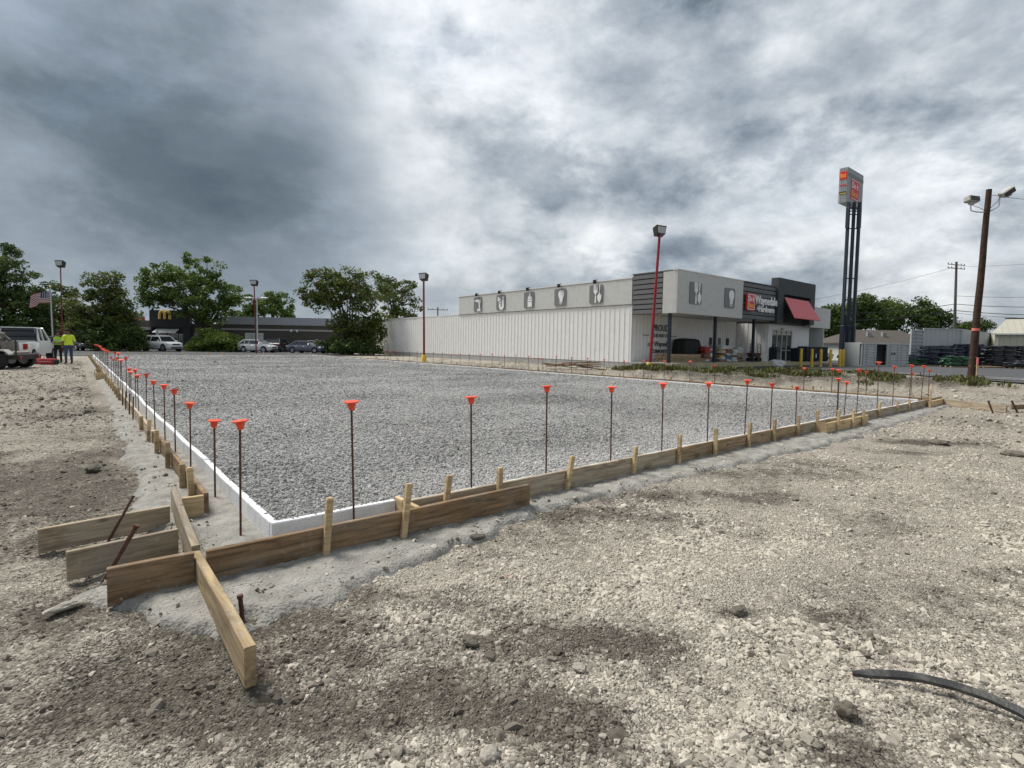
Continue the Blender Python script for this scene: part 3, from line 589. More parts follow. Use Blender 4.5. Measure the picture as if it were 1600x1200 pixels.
# near outer boards
def top_at(sx_, sy_, py): return ztop(S(sx_, sy_), py)
nb1 = slab_thing('formwork', 'darker outer form board with two tall stakes in front of the near corner', 'formwork')
plank('board', (-.447, -.345), (2.03, -.345), -.005, .207, .04, M_WOOD3, nb1, seed=21)
stake(nb1, .225, -.395, top_at(.225, -.395, 779), (.075, -.02), .042); stake(nb1, .785, -.395, top_at(.785, -.395, 757), (.12, -.03), .042)
plank('form_board', (-.90, -.30), (-.505, -.33), .0, .208, .04, M_WOOD3, label='short dark form board at lower left, butted against the long diagonal plank', cat='board', group=None, seed=22)
plank('form_board', (-1.07, .235), (-.505, .30), -.01, .165, .036, M_WOOD2, label='middle of the three short boards left of the form corner', cat='board', seed=23)
plank('form_board', (-1.22, .86), (-.475, .95), -.01, .155, .036, M_WOOD2, label='farthest of the three short boards left of the form corner', cat='board', seed=24)
plank('form_plank', (-.478, -1.47), (-.478, -.20), .0, .17, .046, wood_mat('diagonal_plank', (.46, .35, .20), (.27, .19, .11), .45, (.36, .34, .30)), label='thick plank on edge pointing towards the camera from the form corner', cat='plank', seed=25)
plank('form_plank', (-.476, -.195), (-.40, 1.32), .012, .198, .044, M_WOOD2, label='rear plank on edge behind the one that points at the camera', cat='plank', seed=26)
# left-hand run
fl = slab_thing('formwork', 'long board form with many stakes along the left edge of the gravel bed', 'formwork')
ys = [1.02]+[1.02+3.66*k for k in range(1, 13)]
for i in range(12): plank('board', (-.215+random.uniform(-.01, .01), ys[i]+.003), (-.215+random.uniform(-.01, .01), min(ys[i+1]-.003, 46.3)), .0, .19, .038, M_WOOD2 if i else M_WOOD3, fl, seed=31+i)
plank('board', (-.385, 1.0), (-.24, 1.0), .0, .185, .036, M_STAKE, fl, seed=44)
for sy_ in [1.42, 1.95, 2.95, 3.95, 4.9, 5.95, 11.0, 11.7, 12.5, 13.5, 14.6, 15.6, 16.7, 17.8]+[20.2+1.25*k for k in range(21)]:
    stake(fl, -.258, sy_, random.uniform(.24, .33), (random.uniform(-.06, .06), random.uniform(-.04, .04)), .046)
plank('board', (-.47, 18.9), (-.26, 18.9), 0, .24, .038, M_STAKE, fl, seed=46); plank('board', (-.45, 19.0), (-.45, 21.6), 0, .22, .038, M_WOOD2, fl, seed=47); plank('board', (-.43, 21.6), (-.26, 21.6), 0, .24, .038, M_STAKE, fl, seed=48)
# far right run
ff = slab_thing('formwork', 'board form with short stakes along the far right edge of the gravel bed', 'formwork')
for i in range(12): plank('board', (L1+.30+random.uniform(-.01, .01), 3.8*i-.1), (L1+.30+random.uniform(-.01, .01), min(3.8*(i+1)-.11, 46)), .0, .215, .04, M_WOOD3 if i % 3 else M_WOOD, ff, seed=51+i)
def solve_y(px, sx_, z=.3):
    lo, hi = -1., 60.
    for _ in range(45):
        m_ = (lo+hi)/2
        if pr(S(sx_, m_, z))[0] > px: lo = m_
        else: hi = m_
    return lo
def solve_x(px, sy_, z=.3):
    lo, hi = -1., 30.
    for _ in range(45):
        m_ = (lo+hi)/2
        if pr(S(m_, sy_, z))[0] < px: lo = m_
        else: hi = m_
    return lo
for px in (588,606,622,640,668,690,713,736,758,785,815,842,868,895,915,941,968,993,1018,1049,1079,1113,1140,1178,1206,1238,1271,1303,1357,1391,1428): stake(ff, L1+.345, solve_y(px, L1+.345), random.uniform(.26, .36), (random.uniform(-.08, .08), random.uniform(-.06, .06)), .06)
fb_ = slab_thing('formwork', 'low board form with pale stake tops along the far left edge of the gravel bed', 'formwork')
for i in range(4): plank('board', (4*i+.003, L2+.25), (4*i+3.997, L2+.25), 0, .20, .04, M_WOOD3, fb_, seed=71+i)
for px in (170,185,200,220,240,263,285,307,325,347,365,381,412,443,463,485): stake(fb_, solve_x(px, L2+.3), L2+.3, random.uniform(.36, .44), (0, 0), .10)
# right corner outlier boards
rc = slab_thing('formwork', 'board form turning the far right corner with a pointed lath', 'formwork')
plank('board', (15.76, -.16), (17.55, -.12), 0, .21, .04, M_WOOD2, rc, seed=81); plank('board', (15.72, -.24), (17.2, -.22), -.02, .17, .04, M_STAKE, rc, seed=84)
stake(rc, 15.65, -.28, .62, (0, 0), .085, True, 'pointed_lath')
plank('form_board', (17.25, -.2), (16.35, -1.62), -.01, .165, .04, M_WOOD2, label='pale form board running forward at the far right corner', cat='board', seed=82)
plank('form_board', (16.75, -1.66), (17.6, -1.95), .05, .16, .04, M_WOOD3, label='short brown board at the right end of the far right corner', cat='board', seed=83)
plank('form_board', (17.62, .0), (18.6, .55), -.01, .12, .04, M_WOOD3, label='brown board lying behind the far right form corner', cat='board', seed=85)

# foam insulation
M_FOAM = mat('white_foam', (.78, .79, .80), .75, .06, 26., .5, bscale=90., dirt=.55, dirt_sheen_c=(.46, .44, .40), spec=.3)
def foam(label, pts, low=False):
    t = slab_thing('foam_insulation', label, 'insulation')
    for i in range(len(pts)-1):
        a, b = pts[i], pts[i+1]; d = Vector((b[0]-a[0], b[1]-a[1])); L_ = d.length; q = MB(); n_ = 7; hh = (.1775 if not low or i == 0 else .148)+random.uniform(-.005, .005); sc_ = []
        for k in range(n_):
            x_ = .003+(L_-.006)*k/(n_-1); dz = random.uniform(-.003, .002); dy = random.uniform(-.0025, .0025); c_ = random.uniform(.003, .009)
            sc_.append([(x_, dy, -.02), (x_, dy, hh-c_+dz), (x_, dy+c_*.7, hh+dz), (x_, .052+dy-c_*.7, hh+dz), (x_, .052+dy, hh-c_+dz), (x_, .052+dy, -.02)])
        o = q.loft(sc_).build('foam_panel', M_FOAM, t)
        o.location = (a[0], a[1], 0); o.rotation_euler = (0, 0, math.atan2(d.y, d.x))
    return t
jit = lambda s: random.uniform(-s, s)
fx = np.concatenate([RNG.uniform(.028, .054, 75), RNG.uniform(.1, .9, 25)]); fy = np.concatenate([RNG.beta(1, 2.2, 75)*14, RNG.uniform(.02, .05, 25)])
scatter('spilled_stones', A.x+US.x*fx+VS.x*fy, A.y+US.y*fx+VS.y*fy, np.full(100, .176), np.clip(np.exp(RNG.normal(math.log(.0065), .35, 100)), .004, .016), np.clip(RNG.normal(.5, .2, 100), .05, .88), NG2, 8, 'crumbs of crushed stone spilled on top of the foam', 'gravel')
lp = [(.052, .055)] + [(.052+jit(.022), 1.22*k) for k in range(1, 38)] + [(.06, L2)]
foam('white foam strip lining the left side of the gravel bed', lp)
foam('white foam strip lining the right-hand near side of the gravel bed', [(0, 0), (.93, 0)]+[(2.44*k, jit(.006)) for k in range(1, 7)]+[(L1-.1, 0)], True)
foam('white foam strip lining the far right side of the gravel bed', [(L1+.0, .06)]+[(L1+jit(.02), 2.44*k) for k in range(1, 19)]+[(L1, L2)])
foam('white foam strip lining the far left side of the gravel bed', [(.07, L2)]+[(2.44*k, L2+jit(.01)) for k in range(1, 7)]+[(L1-.06, L2)])

# ------------------------------------------------------------------ capped rebar
M_STEEL = mat('rusty_rebar', (.12, .062, .043), .8, .35, 20., .3, metal=.3); M_CAP = mat('orange_cap_plastic', (.84, .085, .032), .5, .12, 8., spec=.4, dirt=.3, dirt_sheen_c=(.5, .16, .10), rnd=.12)
def cap_mesh(k=1.):
    q = MB(); q.lathe([(.017*k, -.06*k), (.022*k, -.06*k), (.0245*k, -.034*k), (.0285*k, -.032*k), (.0295*k, -.010*k), (.052*k, -.006*k), (.057*k, -.003*k), (.055*k, .003*k), (.03*k, .005*k), (.01*k, .007*k)], 14)
    return q.mesh('cap', M_CAP, True)
CAP = cap_mesh(); CAPBIG = cap_mesh(1.25)
def rebar(sx_, sy_, ztip, label, group, lean=(0, 0), r=.0075, z0=-.05, fat=False):
    t = thing('capped_rebar', label, 'rebar', S(sx_, sy_), TS+random.uniform(0, 1.5), group); t.rotation_euler = (lean[0], lean[1], t.rotation_euler[2])
    q = MB(); n_ = 8; hh = ztip-.01-z0
    q.tube([(0, 0, z0), (0, 0, z0+hh)], r, 7)
    if hh*FPX/max(3, S(sx_, sy_).y) > 80:
        k = int(hh/.014)
        for i in range(k):                      # deformation ribs of the near bars
            q.tube([(0, 0, z0+i*.014), (0, 0, z0+i*.014+.004)], r*1.13, 7)
    q.build('bar', M_STEEL, t); c_ = link('cap', CAPBIG if fat else CAP, t); c_.location = (0, 0, ztip-.012); c_.rotation_euler = (random.uniform(-.16, .16), random.uniform(-.16, .16), random.uniform(0, 3)); return t
GR = 'orange-capped rebar along the right-hand near form'
tops = ((553.5,625),(738,618),(855,601.5),(956,603),(1036,597.5),(1107,597),(1165,592.5),(1205.5,598),(1245,603),(1309,590.5),(1320,595.5),(1311,577),(1340,576),(1372,565),(1396,571.5),(1421,569.5),(1440,571))
for i, (px, py) in enumerate(tops):
    sy_ = .0 if i == 0 else (-.07 if i != 11 else .3)
    sy_ = -.035 if i == 0 else sy_; xx = solve_x(px, sy_, .6); z_ = ztop(S(xx, sy_), py)
    rebar(xx, sy_, z_, f'{ordinal(i)} orange-capped rebar from the near corner along the right-hand form', GR, (jit(.02), jit(.02)) if i < 10 else (jit(.03), jit(.03)))
GL = 'orange-capped rebar along the left form'
tl = ((375,655),(335,655),(297,628),(273,607.5),(257,600),(241.5,594),(227.5,583.5),(216,585),(211.5,576.5),(204,580),(201,574.5),(197.5,557.5),(191,561.5),(188,561.5),(185,551),(183,558),(180.5,549.5),(178,560.5),(173.5,557),(169,548),(167,546.5),(165,547),(163,545),(161,544.5),(159,543),(157,541),(155,539.5),(152,538.5),(149,537.5))
for i, (px, py) in enumerate(tl):
    sx_ = -.12 if i == 0 else -.085; yy = min(solve_y(px, sx_, .55), 44); z_ = min(ztop(S(sx_, yy), py), 1.5)
    rebar(sx_, yy, z_, f'{ordinal(i)} orange-capped rebar from the near corner along the left form', GL, (jit(.022), jit(.022)), fat=i > 18)
GF = 'capped rebar along the far right form'
tf = ((601,549),(610,549),(620,549),(630,547),(640,549.5),(652,549),(677,550),(691,551),(705,553),(719,552),(733,553),(750,552.5),(769,552.5),(788,554.5),(806,554),(826,556),(841,559),(848,559.5),(869,556),(893,558),(918,559),(944,561),(975,563),(1006,562.5),(1038,563.5),(1078,564),(1117,569.5),(1256,574.5),(1300,575.5),(1354,580))
for i, (px, py) in enumerate(tf):
    yy = solve_y(px, L1+.15, .5); rebar(L1+.15, yy, ztop(S(L1+.15, yy), py), f'{ordinal(i)} capped rebar from the far end of the far right form', GF, (jit(.01), jit(.01)), .010)
for i, (px, py) in enumerate(((1424, 582), (1451, 577))):
    yy = solve_y(px, L1+.15, .5); rebar(L1+.15, yy, ztop(S(L1+.15, yy), py), ['capped rebar next to last at the right end of the far right form', 'capped rebar rightmost, behind the pointed lath'][i], GF)
# bare steel stakes
def steel(a, b, r, label, head=False):
    a = Vector(a); b = Vector(b); t = thing('steel_stake', label, 'stake', a); q = MB().tube([(0, 0, 0)-(b-a).normalized()*.08 if False else Vector((0, 0, 0))-(b-a).normalized()*.1, b-a], r, 8)
    q.build('shaft', M_STEEL, t)
    h = MB(); d = (b-a).normalized(); h.tube([b-a-d*.012, b-a+d*.003], r*1.35 if head else r*1.15, 8); h.build('head', M_STEEL, t)
p0 = G(172, 841); steel(p0, p0+Vector((.085, .12, .27)), .0095, 'thin steel stake leaning on the farthest short board')
p0 = G(165, 904); steel(p0, p0+Vector((.155, .05, .305)), .013, 'thicker dirty steel stake leaning on the middle short board', True)
p0 = G(379, 968); steel(p0, p0+Vector((-.012, .0, .125)), .0115, 'short steel pin upright beside the plank that points at the camera', True)
for i, (sy_, h) in enumerate(((7.3, .42), (8.1, .40), (9.0, .38), (9.9, .37))):
    q = S(-.262, sy_); steel(q, q+Vector((.0, .02, h)), .011, f'{ordinal(i)} bare dark steel stake from the near end against the left form')
p0 = S(16.0, -1.42, .0); steel(p0, p0+Vector((-.08, .05, .28)), .02, 'dark steel stake leaning on the pale board at the far right corner')
p0 = S(16.85, -1.75, .0); steel(p0, p0+Vector((-.1, .05, .26)), .02, 'dark steel stake at the short brown board far right')

# black strap lying on the gravel
def strap():
    pts = [(1332,1056,.002),(1360,1058,.006),(1400,1062,.012),(1440,1069,.018),(1490,1082,.02),(1540,1098,.018),(1590,1119,.014),(1650,1152,.01),(1720,1200,.008)]
    secs = []; W = [Vector(G(a, b)) for a, b, _ in pts]
    for i in range(len(pts)):
        d = (W[min(i+1, len(W)-1)]-W[max(0, i-1)]); d.z = 0; d.normalize(); nn = Vector((-d.y, d.x, 0)); z = pts[i][2]+.012; k = .45 if i == 0 else 1
        w_ = .012*k; u = nn*w_+Vector((0, 0, .008*k)); c_ = W[i]+Vector((0, 0, z))
        secs.append([c_-u+Vector((0, 0, .004)), c_+Vector((0, 0, .005)), c_+u+Vector((0, 0, .004)), c_+u-Vector((0, 0, .004)), c_-Vector((0, 0, .004)), c_-u-Vector((0, 0, .010))])
    o = MB().loft([[tuple(p) for p in s] for s in secs]).build('rubber_strap', mat('black_rubber', (.035, .035, .036), .55, .3, 20., .2, dirt=.7, dirt_sheen_c=(.20, .19, .17)), smooth=True)
    tag(o, 'black rubber strip lying on the gravel at lower right', 'strap')
strap()

# ================================================================== HARDWARE STORE
M_SIDE = mat('white_siding', (.80, .795, .775), .6, .05, 3., dirt=.18, dirt_sheen_c=(.5, .49, .46), spec=.35)
M_EIFS = mat('light_grey_stucco', (.54, .54, .52), .85, .07, 3., .25, bscale=50.)
M_SLAT = mat('charcoal_slat', (.125, .127, .13), .6, .1, 4.); M_GAP = mat('charcoal_gap', (.03, .03, .032), .8)
M_PORT = mat('dark_portal_panel', (.045, .05, .052), .65, .12, 3.); M_RED = mat('red_awning', (.70, .165, .175), .6, .06, 4.)
M_BASE = mat('block_base', (.40, .40, .385), .9, .15, 3., .3, dirt=.6, dirt_sheen_c=(.30, .25, .17))
M_TRIM = mat('white_trim', (.72, .72, .71), .5, .05); M_COLM = mat('navy_column', (.014, .022, .034), .5, .1); M_SOFF = mat('soffit', (.62, .62, .6), .8, .06)
M_ICON = mat('icon_panel_grey', (.19, .195, .195), .55, .06); M_WHT = mat('white_sign_face', (.82, .82, .82), .45, .03)
M_ALU = mat('aluminium_frame', (.45, .46, .47), .35, .06, metal=.6); M_GLS = glass_mat('shop_glass'); M_LOGOR = mat('logo_red', (.62, .03, .03), .45, .05); M_LOGOY = mat('logo_orange', (.85, .36, .05), .45, .05)
M_BLK = mat('black_fitting', (.02, .02, .022), .5, .1); M_WALK = mat('walkway_concrete', (.40, .395, .375), .9, .12, 3., .2, dirt=.3); M_YEL = mat('yellow_paint', (.70, .47, .05), .65, .12, 5., dirt=.3, dirt_sheen_c=(.4, .3, .1)); M_ROOF = mat('roof_membrane', (.5, .5, .5), .9, .1)
M_TXT = mat('dark_lettering', (.10, .10, .105), .6)
store = thing('store_building', 'long white metal-sided hardware store with grey fascia and red awning', 'building', P, TB)
WL, SZ0, SZ1 = 38.7, .435, 4.13; DEP = 30.
def ribbed(a, b, z0, z1, nrm, sp=.42, rw=.035, rd=.03):
    # sheet from a to b (local x,y) with raised vertical ribs on the side of nrm
    a = Vector((*a, 0)); b = Vector((*b, 0)); d = b-a; L_ = d.length; d.normalize(); n_ = Vector((*nrm, 0)); pts = []
    k = int(L_/sp)
    pr_ = [(0, 0)]
    for i in range(k):
        x = (i+.5)*L_/k; pr_ += [(x-rw, 0), (x-rw*.55, rd), (x+rw*.55, rd), (x+rw, 0)]
    pr_.append((L_, 0)); q = MB(); vs = []; fs = []
    for x, y in pr_:
        p = a+d*x+n_*y; vs += [(p.x, p.y, z0), (p.x, p.y, z1)]
    for i in range(len(pr_)-1): fs.append((2*i, 2*i+2, 2*i+3, 2*i+1))
    bk = [a-n_*.12, b-n_*.12]; o = len(vs); vs += [(bk[0].x, bk[0].y, z0), (bk[0].x, bk[0].y, z1), (bk[1].x, bk[1].y, z0), (bk[1].x, bk[1].y, z1)]
    e = 2*(len(pr_)-1); fs += [(o, o+1, o+3, o+2), (0, 1, o+1, o), (e, o+2, o+3, e+1)]
    return q.add(vs, fs)
ribbed((0, WL), (0, 0), SZ0, SZ1, (-1, 0)).build('siding', M_SIDE, store)
MB().box(.02, .3, 0, WL, -.1, SZ0-.002).build('base_wall', M_BASE, store)
MB().box(-.03, .02, 20.2, WL, SZ1+.002, SZ1+.07).build('roof_edge', M_TRIM, store); MB().box(-.06, -.031, 28.6, WL-.3, SZ1-.02, SZ1+.06).build('gutter', M_TRIM, store)
MB().box(-.028, .01, -.0, .12, SZ0-.01, SZ1).build('corner_trim', M_TRIM, store)
MB().box(.14, DEP, .02, WL, SZ1-.25, SZ1-.05).build('roof', M_ROOF, store)
MB().box(.1, DEP, WL-.13, WL-.01, -.1, SZ1-.26).build('rear_wall', M_SIDE, store); MB().box(DEP-.1, DEP, 0, WL-.14, -.1, SZ1-.26).build('side_wall', M_SIDE, store)
wv = MB().box(-.05, .02, 35.5, 36.15, 2.25, 2.95).build('window', M_TRIM, store); MB().box(-.06, -.051, 35.56, 36.09, 2.45, 2.9).build('pane', M_GLS, wv)
# upper fascia on the long side
MB().box(-.07, .12, .02, 20.25, SZ1+.01, 5.82).build('fascia', M_EIFS, store); MB().box(-.11, .14, -.0, 20.28, 5.821, 5.88).build('fascia_cap', M_TRIM, store); MB().box(-.085, -.071, .02, 20.25, SZ1+.012, SZ1+.05).build('fascia_trim', M_SLAT, store)
def rrect(w_, h_, r=.14, n_=4):
    out = []
    for cx, cy, a0 in ((w_/2-r, h_/2-r, 0), (-w_/2+r, h_/2-r, 90), (-w_/2+r, -h_/2+r, 180), (w_/2-r, -h_/2+r, 270)):
        for k in range(n_+1): t = R(a0+90*k/n_); out.append((cx+r*math.cos(t), cy+r*math.sin(t)))
    return out
def arc(cx, cy, r, a0, a1, n_=8): return [(cx+r*math.cos(R(a0+(a1-a0)*k/n_)), cy+r*math.sin(R(a0+(a1-a0)*k/n_))) for k in range(n_+1)]
ICONS = {
 'drill': [[(-.32,.30),(-.22,.40),(.10,.40),(.42,.40),(.46,.30),(.44,.12),(.36,.02),(.22,.04),(.10,.16),(-.20,.18)], [(.16,.08),(.36,.0),(.40,-.40),(.24,-.40)], [(.0,-.42),(.46,-.42),(.46,-.62),(-.02,-.62)], [(-.5,.33),(-.33,.33),(-.33,.25),(-.5,.25)]],
 'pipe': [[(-.36,.46),(-.22,.36),(-.16,.08),(-.38,.10)], [(-.14,.40),(-.02,.24),(.0,.05),(-.12,.05)], [(-.22,.0),(.06,.02),(.06,-.10),(-.22,-.10)], [(-.18,-.14),(.06,-.14)]+arc(.12,-.30,.10,180,360,6)+[(.22,.22),(.46,.22)]+arc(.14,-.30,.34,0,-180,10), [(.22,.28),(.46,.28),(.46,.44),(.22,.44)]],
 'brush': [[(.10,.62),(.18,.62),(.22,.34),(.40,.14),(.40,.06),(-.10,.06),(-.10,.14),(.06,.34)], [(-.12,.02),(.42,.02),(.42,-.14),(-.12,-.14)], [(-.10,-.18),(.40,-.18),(.40,-.62),(.26,-.5),(.22,-.62),(.06,-.5),(.0,-.62),(-.10,-.56)]],
 'bulb': [arc(.14,.20,.30,-30,210,14)+[(.0,-.22),(-.02,-.36),(.28,-.36),(.28,-.22)], [(-.02,-.40),(.28,-.40),(.28,-.45),(-.02,-.45)], [(.02,-.49),(.24,-.49),(.24,-.53),(.02,-.53)]],
 'fork': [[(-.18,.62),(-.10,.62),(-.10,.24),(-.05,.24),(-.05,.62),(.03,.62),(.03,.24),(.08,.24),(.08,.62),(.16,.62),(.16,.12),(.04,.02),(.04,-.06),(-.06,-.06),(-.06,.02),(-.18,.12)], [(-.05,-.10),(.03,-.10),(.06,-.60),(-.08,-.60)], [(.28,.60),(.40,.60),(.36,.12),(.30,.12)], [(.26,.08),(.40,.08),(.40,-.04),(.52,-.10),(.50,-.36),(.34,-.62),(.18,-.40),(.14,-.12),(.26,-.04)]]}
def icon(kind, o, ux, uy, nn, sc_, lamp=True):
    p = MB().prism(rrect(1.22*sc_, 1.24*sc_, .12*sc_), o, ux, uy, .05).build('icon_panel', M_ICON, store)
    for poly in ICONS[kind]: MB().prism([(a*sc_, b*sc_) for a, b in poly], Vector(o)+Vector(nn)*.053, ux, uy, .03).build('pictogram', M_WHT, p)
    if lamp:
        q = MB(); c_ = Vector(o)+Vector(uy)*.82*sc_+Vector(nn)*.25; q.tube([Vector(o)+Vector(uy)*.98*sc_-Vector(nn)*.02, c_+Vector((0, 0, .05))], .03, 6); q.tube([c_+Vector((0, 0, .12)), c_-Vector((0, 0, .12))-Vector(nn)*.06], [.10, .13], 8); q.build('sign_lamp', M_BLK, p)
for kind, wv_ in (('drill', 17.1), ('pipe', 13.75), ('brush', 10.1), ('bulb', 6.57), ('fork', 3.05)): icon(kind, (-.072, wv_, 5.0), (0, -1, 0), (0, 0, 1), (-1, 0, 0), 1.0)
# canopy: local y = -t
TF = 3.32
def slats(x0, y0, x1, y1, z0, z1, n_, nrm, parent):
    q = MB(); d = Vector((x1-x0, y1-y0, 0)); L_ = d.length; d.normalize(); nn = Vector((*nrm, 0)); hh = (z1-z0)/n_
    a = Vector((x0, y0, 0)); pan = MB(); c_ = [a, a+d*L_, a+d*L_-nn*.1, a-nn*.1]; pan.prism([(0, z0), (L_, z0), (L_, z1), (0, z1)], a-nn*.1, d, (0, 0, 1), .1); pan = pan.build('slat_backing', M_GAP, parent)
    for i in range(n_):
        zz = z0+i*hh; m_ = MB(); b0 = a+nn*.02+d*.03
        vs = []
        for x in (0, L_-.06):
            p = b0+d*x; vs += [p+Vector((0, 0, zz+.02)), p+nn*.05+Vector((0, 0, zz+.02)), p+nn*.035+Vector((0, 0, zz+hh-.045)), p+Vector((0, 0, zz+hh-.045))]
        m_.add(vs, [(0, 1, 2, 3), (4, 7, 6, 5), (0, 4, 5, 1), (1, 5, 6, 2), (2, 6, 7, 3), (3, 7, 4, 0)]); m_.build('slat', M_SLAT, pan)
slats(-.02, -.02, -.02, -2.32, 3.5, 5.99, 8, (-1, 0), store)
MB().box(-.08, .25, -TF, -2.325, 3.5, 6.03).build('canopy_side', M_EIFS, store)
MB().box(.251, 7.57, -TF, -TF+.25, 3.5, 6.03).build('canopy_front', M_EIFS, store); MB().box(-.11, 7.6, -TF-.03, -TF+.3, 6.031, 6.09).build('canopy_cap', M_TRIM, store); MB().box(-.09, .3, -TF+.31, .0, 6.0, 6.07).build('canopy_cap', M_SLAT, store)
slats(7.6, -TF+.08, 12.35, -TF+.08, 3.52, 6.02, 8, (0, -1), store); MB().box(7.61, 12.3, -TF-.02, -TF+.3, 6.023, 6.075).build('canopy_cap', M_SLAT, store)
MB().box(.05, 12.35, -TF+.26, .0, 3.56, 3.66).build('soffit', M_SOFF, store); MB().box(.1, 12.4, -TF+.3, .0, 5.7, 5.8).build('canopy_roof', M_ROOF, store)
icon('fork', (1.8, -TF-.002, 4.78), (1, 0, 0), (0, 0, 1), (0, -1, 0), 1.06, False); icon('bulb', (5.8, -TF-.002, 4.76), (1, 0, 0), (0, 0, 1), (0, -1, 0), 1.04, False)
# entrance portal
pf = MB(); y0 = -TF-.16
pf.box(12.36, 13.3, y0, y0+.55, 3.45, 6.72); pf.box(17.9, 18.75, y0, y0+.55, 3.45, 6.72); pf.box(13.301, 17.899, y0, y0+.55, 5.56, 6.72); pf.build('portal', M_PORT, store)
MB().box(13.25, 17.95, y0+.551, y0+.6, 3.46, 5.9).build('portal_recess', M_GAP, store); MB().box(12.4, 18.7, -2.92, -1.25, 3.40, 3.447).build('portal_soffit', M_PORT, store); MB().box(12.5, 18.6, -2.85, -.2, 5.6, 5.7).build('portal_roof', M_ROOF, store)
aw = MB(); a, b, c_, d = (13.35, y0-.03, 5.34), (17.5, y0-.03, 5.30), (17.75, -4.35, 3.78), (13.2, -4.35, 3.80)
aw.add([a, b, c_, d]+[(p[0], p[1]+.03, p[2]-.05) for p in (a, b, c_, d)], [(0, 1, 2, 3), (7, 6, 5, 4), (0, 4, 5, 1), (1, 5, 6, 2), (2, 6, 7, 3), (3, 7, 4, 0)]); awn = aw.build('awning', M_RED, store)
for x in (13.5, 17.4): MB().tube([(x, y0+.1, 4.1), (x, -4.25, 3.84)], .03, 6).build('awning_bracket', M_BLK, awn)
sl_ = math.atan2(5.32-3.79, 4.35+y0-.03); o = put_text('awning_digit', '3', M_WHT, awn, (17.35, -4.1, 4.08), (sl_, 0, 0), .75, .012, .02); o.location = Vector((17.3, -4.12, 4.05))+Vector((0, -math.sin(sl_), math.cos(sl_)))*.03
# right-hand light panel and wall
MB().box(18.76, 22.7, -TF+.1, -.5, 3.3, 4.98).build('fascia', M_EIFS, store)
# lettering on the slats
pn = MB().prism(rrect(1.02, 1.15, .06), (8.28, -TF-.09, 4.66), (1, 0, 0), (0, 0, 1), .14).build('logo_panel', M_LOGOR, store)
fr_ = MB(); 
for x0, x1, z0, z1 in ((-.46, .46, .48, .52), (-.46, .46, -.52, -.48), (-.46, -.42, -.48, .48), (.42, .46, -.48, .48)): fr_.box(8.28+x0, 8.28+x1, -TF-.242, -TF-.231, 4.66+z0, 4.66+z1)
fr_.build('logo_border', M_WHT, pn)
put_text('logo_lettering', 'Do it', M_WHT, pn, (8.28, -TF-.236, 4.86), (R(90), 0, 0), .5, .008, .012, .74); put_text('logo_lettering', 'Best', M_LOGOY, pn, (8.28, -TF-.236, 4.42), (R(90), 0, 0), .46, .008, .015, .74)
put_text('shop_name_lettering', 'Waynedale', M_WHT, store, (10.70, -TF-.10, 4.87), (R(90), 0, 0), .82, .02, .02, 3.3); put_text('shop_name_lettering', 'Hardware', M_WHT, store, (10.78, -TF-.10, 4.27), (R(90), 0, 0), .60, .02, .014, 2.3)
MB().box(9.4, 9.46, -TF-.16, -TF-.07, 4.16, 4.42).build('shop_name_lettering', M_WHT, store)
# recessed wall under the canopy
ribbed((0.12, 0), (13.05, 0), .52, 3.55, (0, -1), .36).build('siding', M_SIDE, store); ribbed((13.05, -.02), (13.05, -2.5), .52, 3.44, (-1, 0), .33).build('siding', M_SIDE, store)
fw_ = MB(); fw_.box(13.06, 13.7, -2.52, -2.4, .5, 3.39); fw_.box(17.15, 20.3, -2.52, -2.4, .5, 3.39); fw_.box(13.701, 17.149, -2.52, -2.4, 3.0, 3.39); fw_.build('entrance_wall', M_TRIM, store); MB().box(20.2, 20.3, -2.39, 0, .2, 3.29).build('entrance_wall', M_TRIM, store)
dr = MB()
for x in (13.72, 14.55, 15.4, 16.25, 17.08): dr.box(x, x+.07, -2.5, -2.42, .5, 2.99)
for z in (.5, 1.35, 2.62, 2.93): dr.box(13.79, 17.08, -2.49, -2.43, z, z+.06)
dr = dr.build('entrance_door', M_ALU, store)
for x in (13.8, 14.63, 15.48, 16.33):
    for z0, z1 in ((.57, 1.34), (1.42, 2.61), (2.69, 2.92)): MB().box(x, x+.73, -2.455, -2.445, z0, z1).build('pane', M_GLS, dr)
MB().box(15.1, 15.5, -2.53, -2.5, 3.0, 3.1).build('door_sensor', M_BLK, dr)
for i, (x, z) in enumerate(((9.1, 1.95), (10.35, 1.95), (11.5, 1.95))): MB().bbox(x, x+.3, -.1, -.03, z-.25, z+.3, .02).build('notice_frame', M_BLK if i != 1 else M_ICON, store)
for tx, x, z, s_, wd in (('PROUD', 3.05, 2.72, .62, 1.75), ('TO BE PART OF', 2.95, 2.22, .34, 1.9), ('our Waynedale', 2.95, 1.66, .48, 2.6), ('COMMUNITY', 2.95, 1.16, .36, 1.75)): put_text('wall_lettering', tx, M_TXT, store, (x, -.045, z), (R(90), 0, 0), s_, .008, .006, wd)
for x0, x1 in ((1.1, 1.75), (4.15, 4.9)): MB().box(x0, x1, -.05, -.035, 2.2, 2.24).build('wall_rule', M_TXT, store)
wk = MB(); wk.box(-.06, 21.5, -2.95, -.02, -.1, .50); wk.build('walkway', M_WALK, store)
MB().box(-.05, 21.5, -3.2, -2.955, -.1, .492).build('walkway_edge', mat('worn_yellow_edge', (.42, .36, .2), .8, .25, 3., dirt=.8, dirt_sheen_c=(.36, .35, .33)), store)
for y in (.12, .30): MB().box(-.07, -.061, -2.6, -.05, y, y+.012).build('block_joint', M_GAP, store)
for px in (1045, 1116, 1176):
    s_ = Fp(px, 550, 2.75)[0]; MB().bbox(s_-.085, s_+.085, -2.84, -2.66, .5, 3.56, .015).build('column', M_COLM, store)

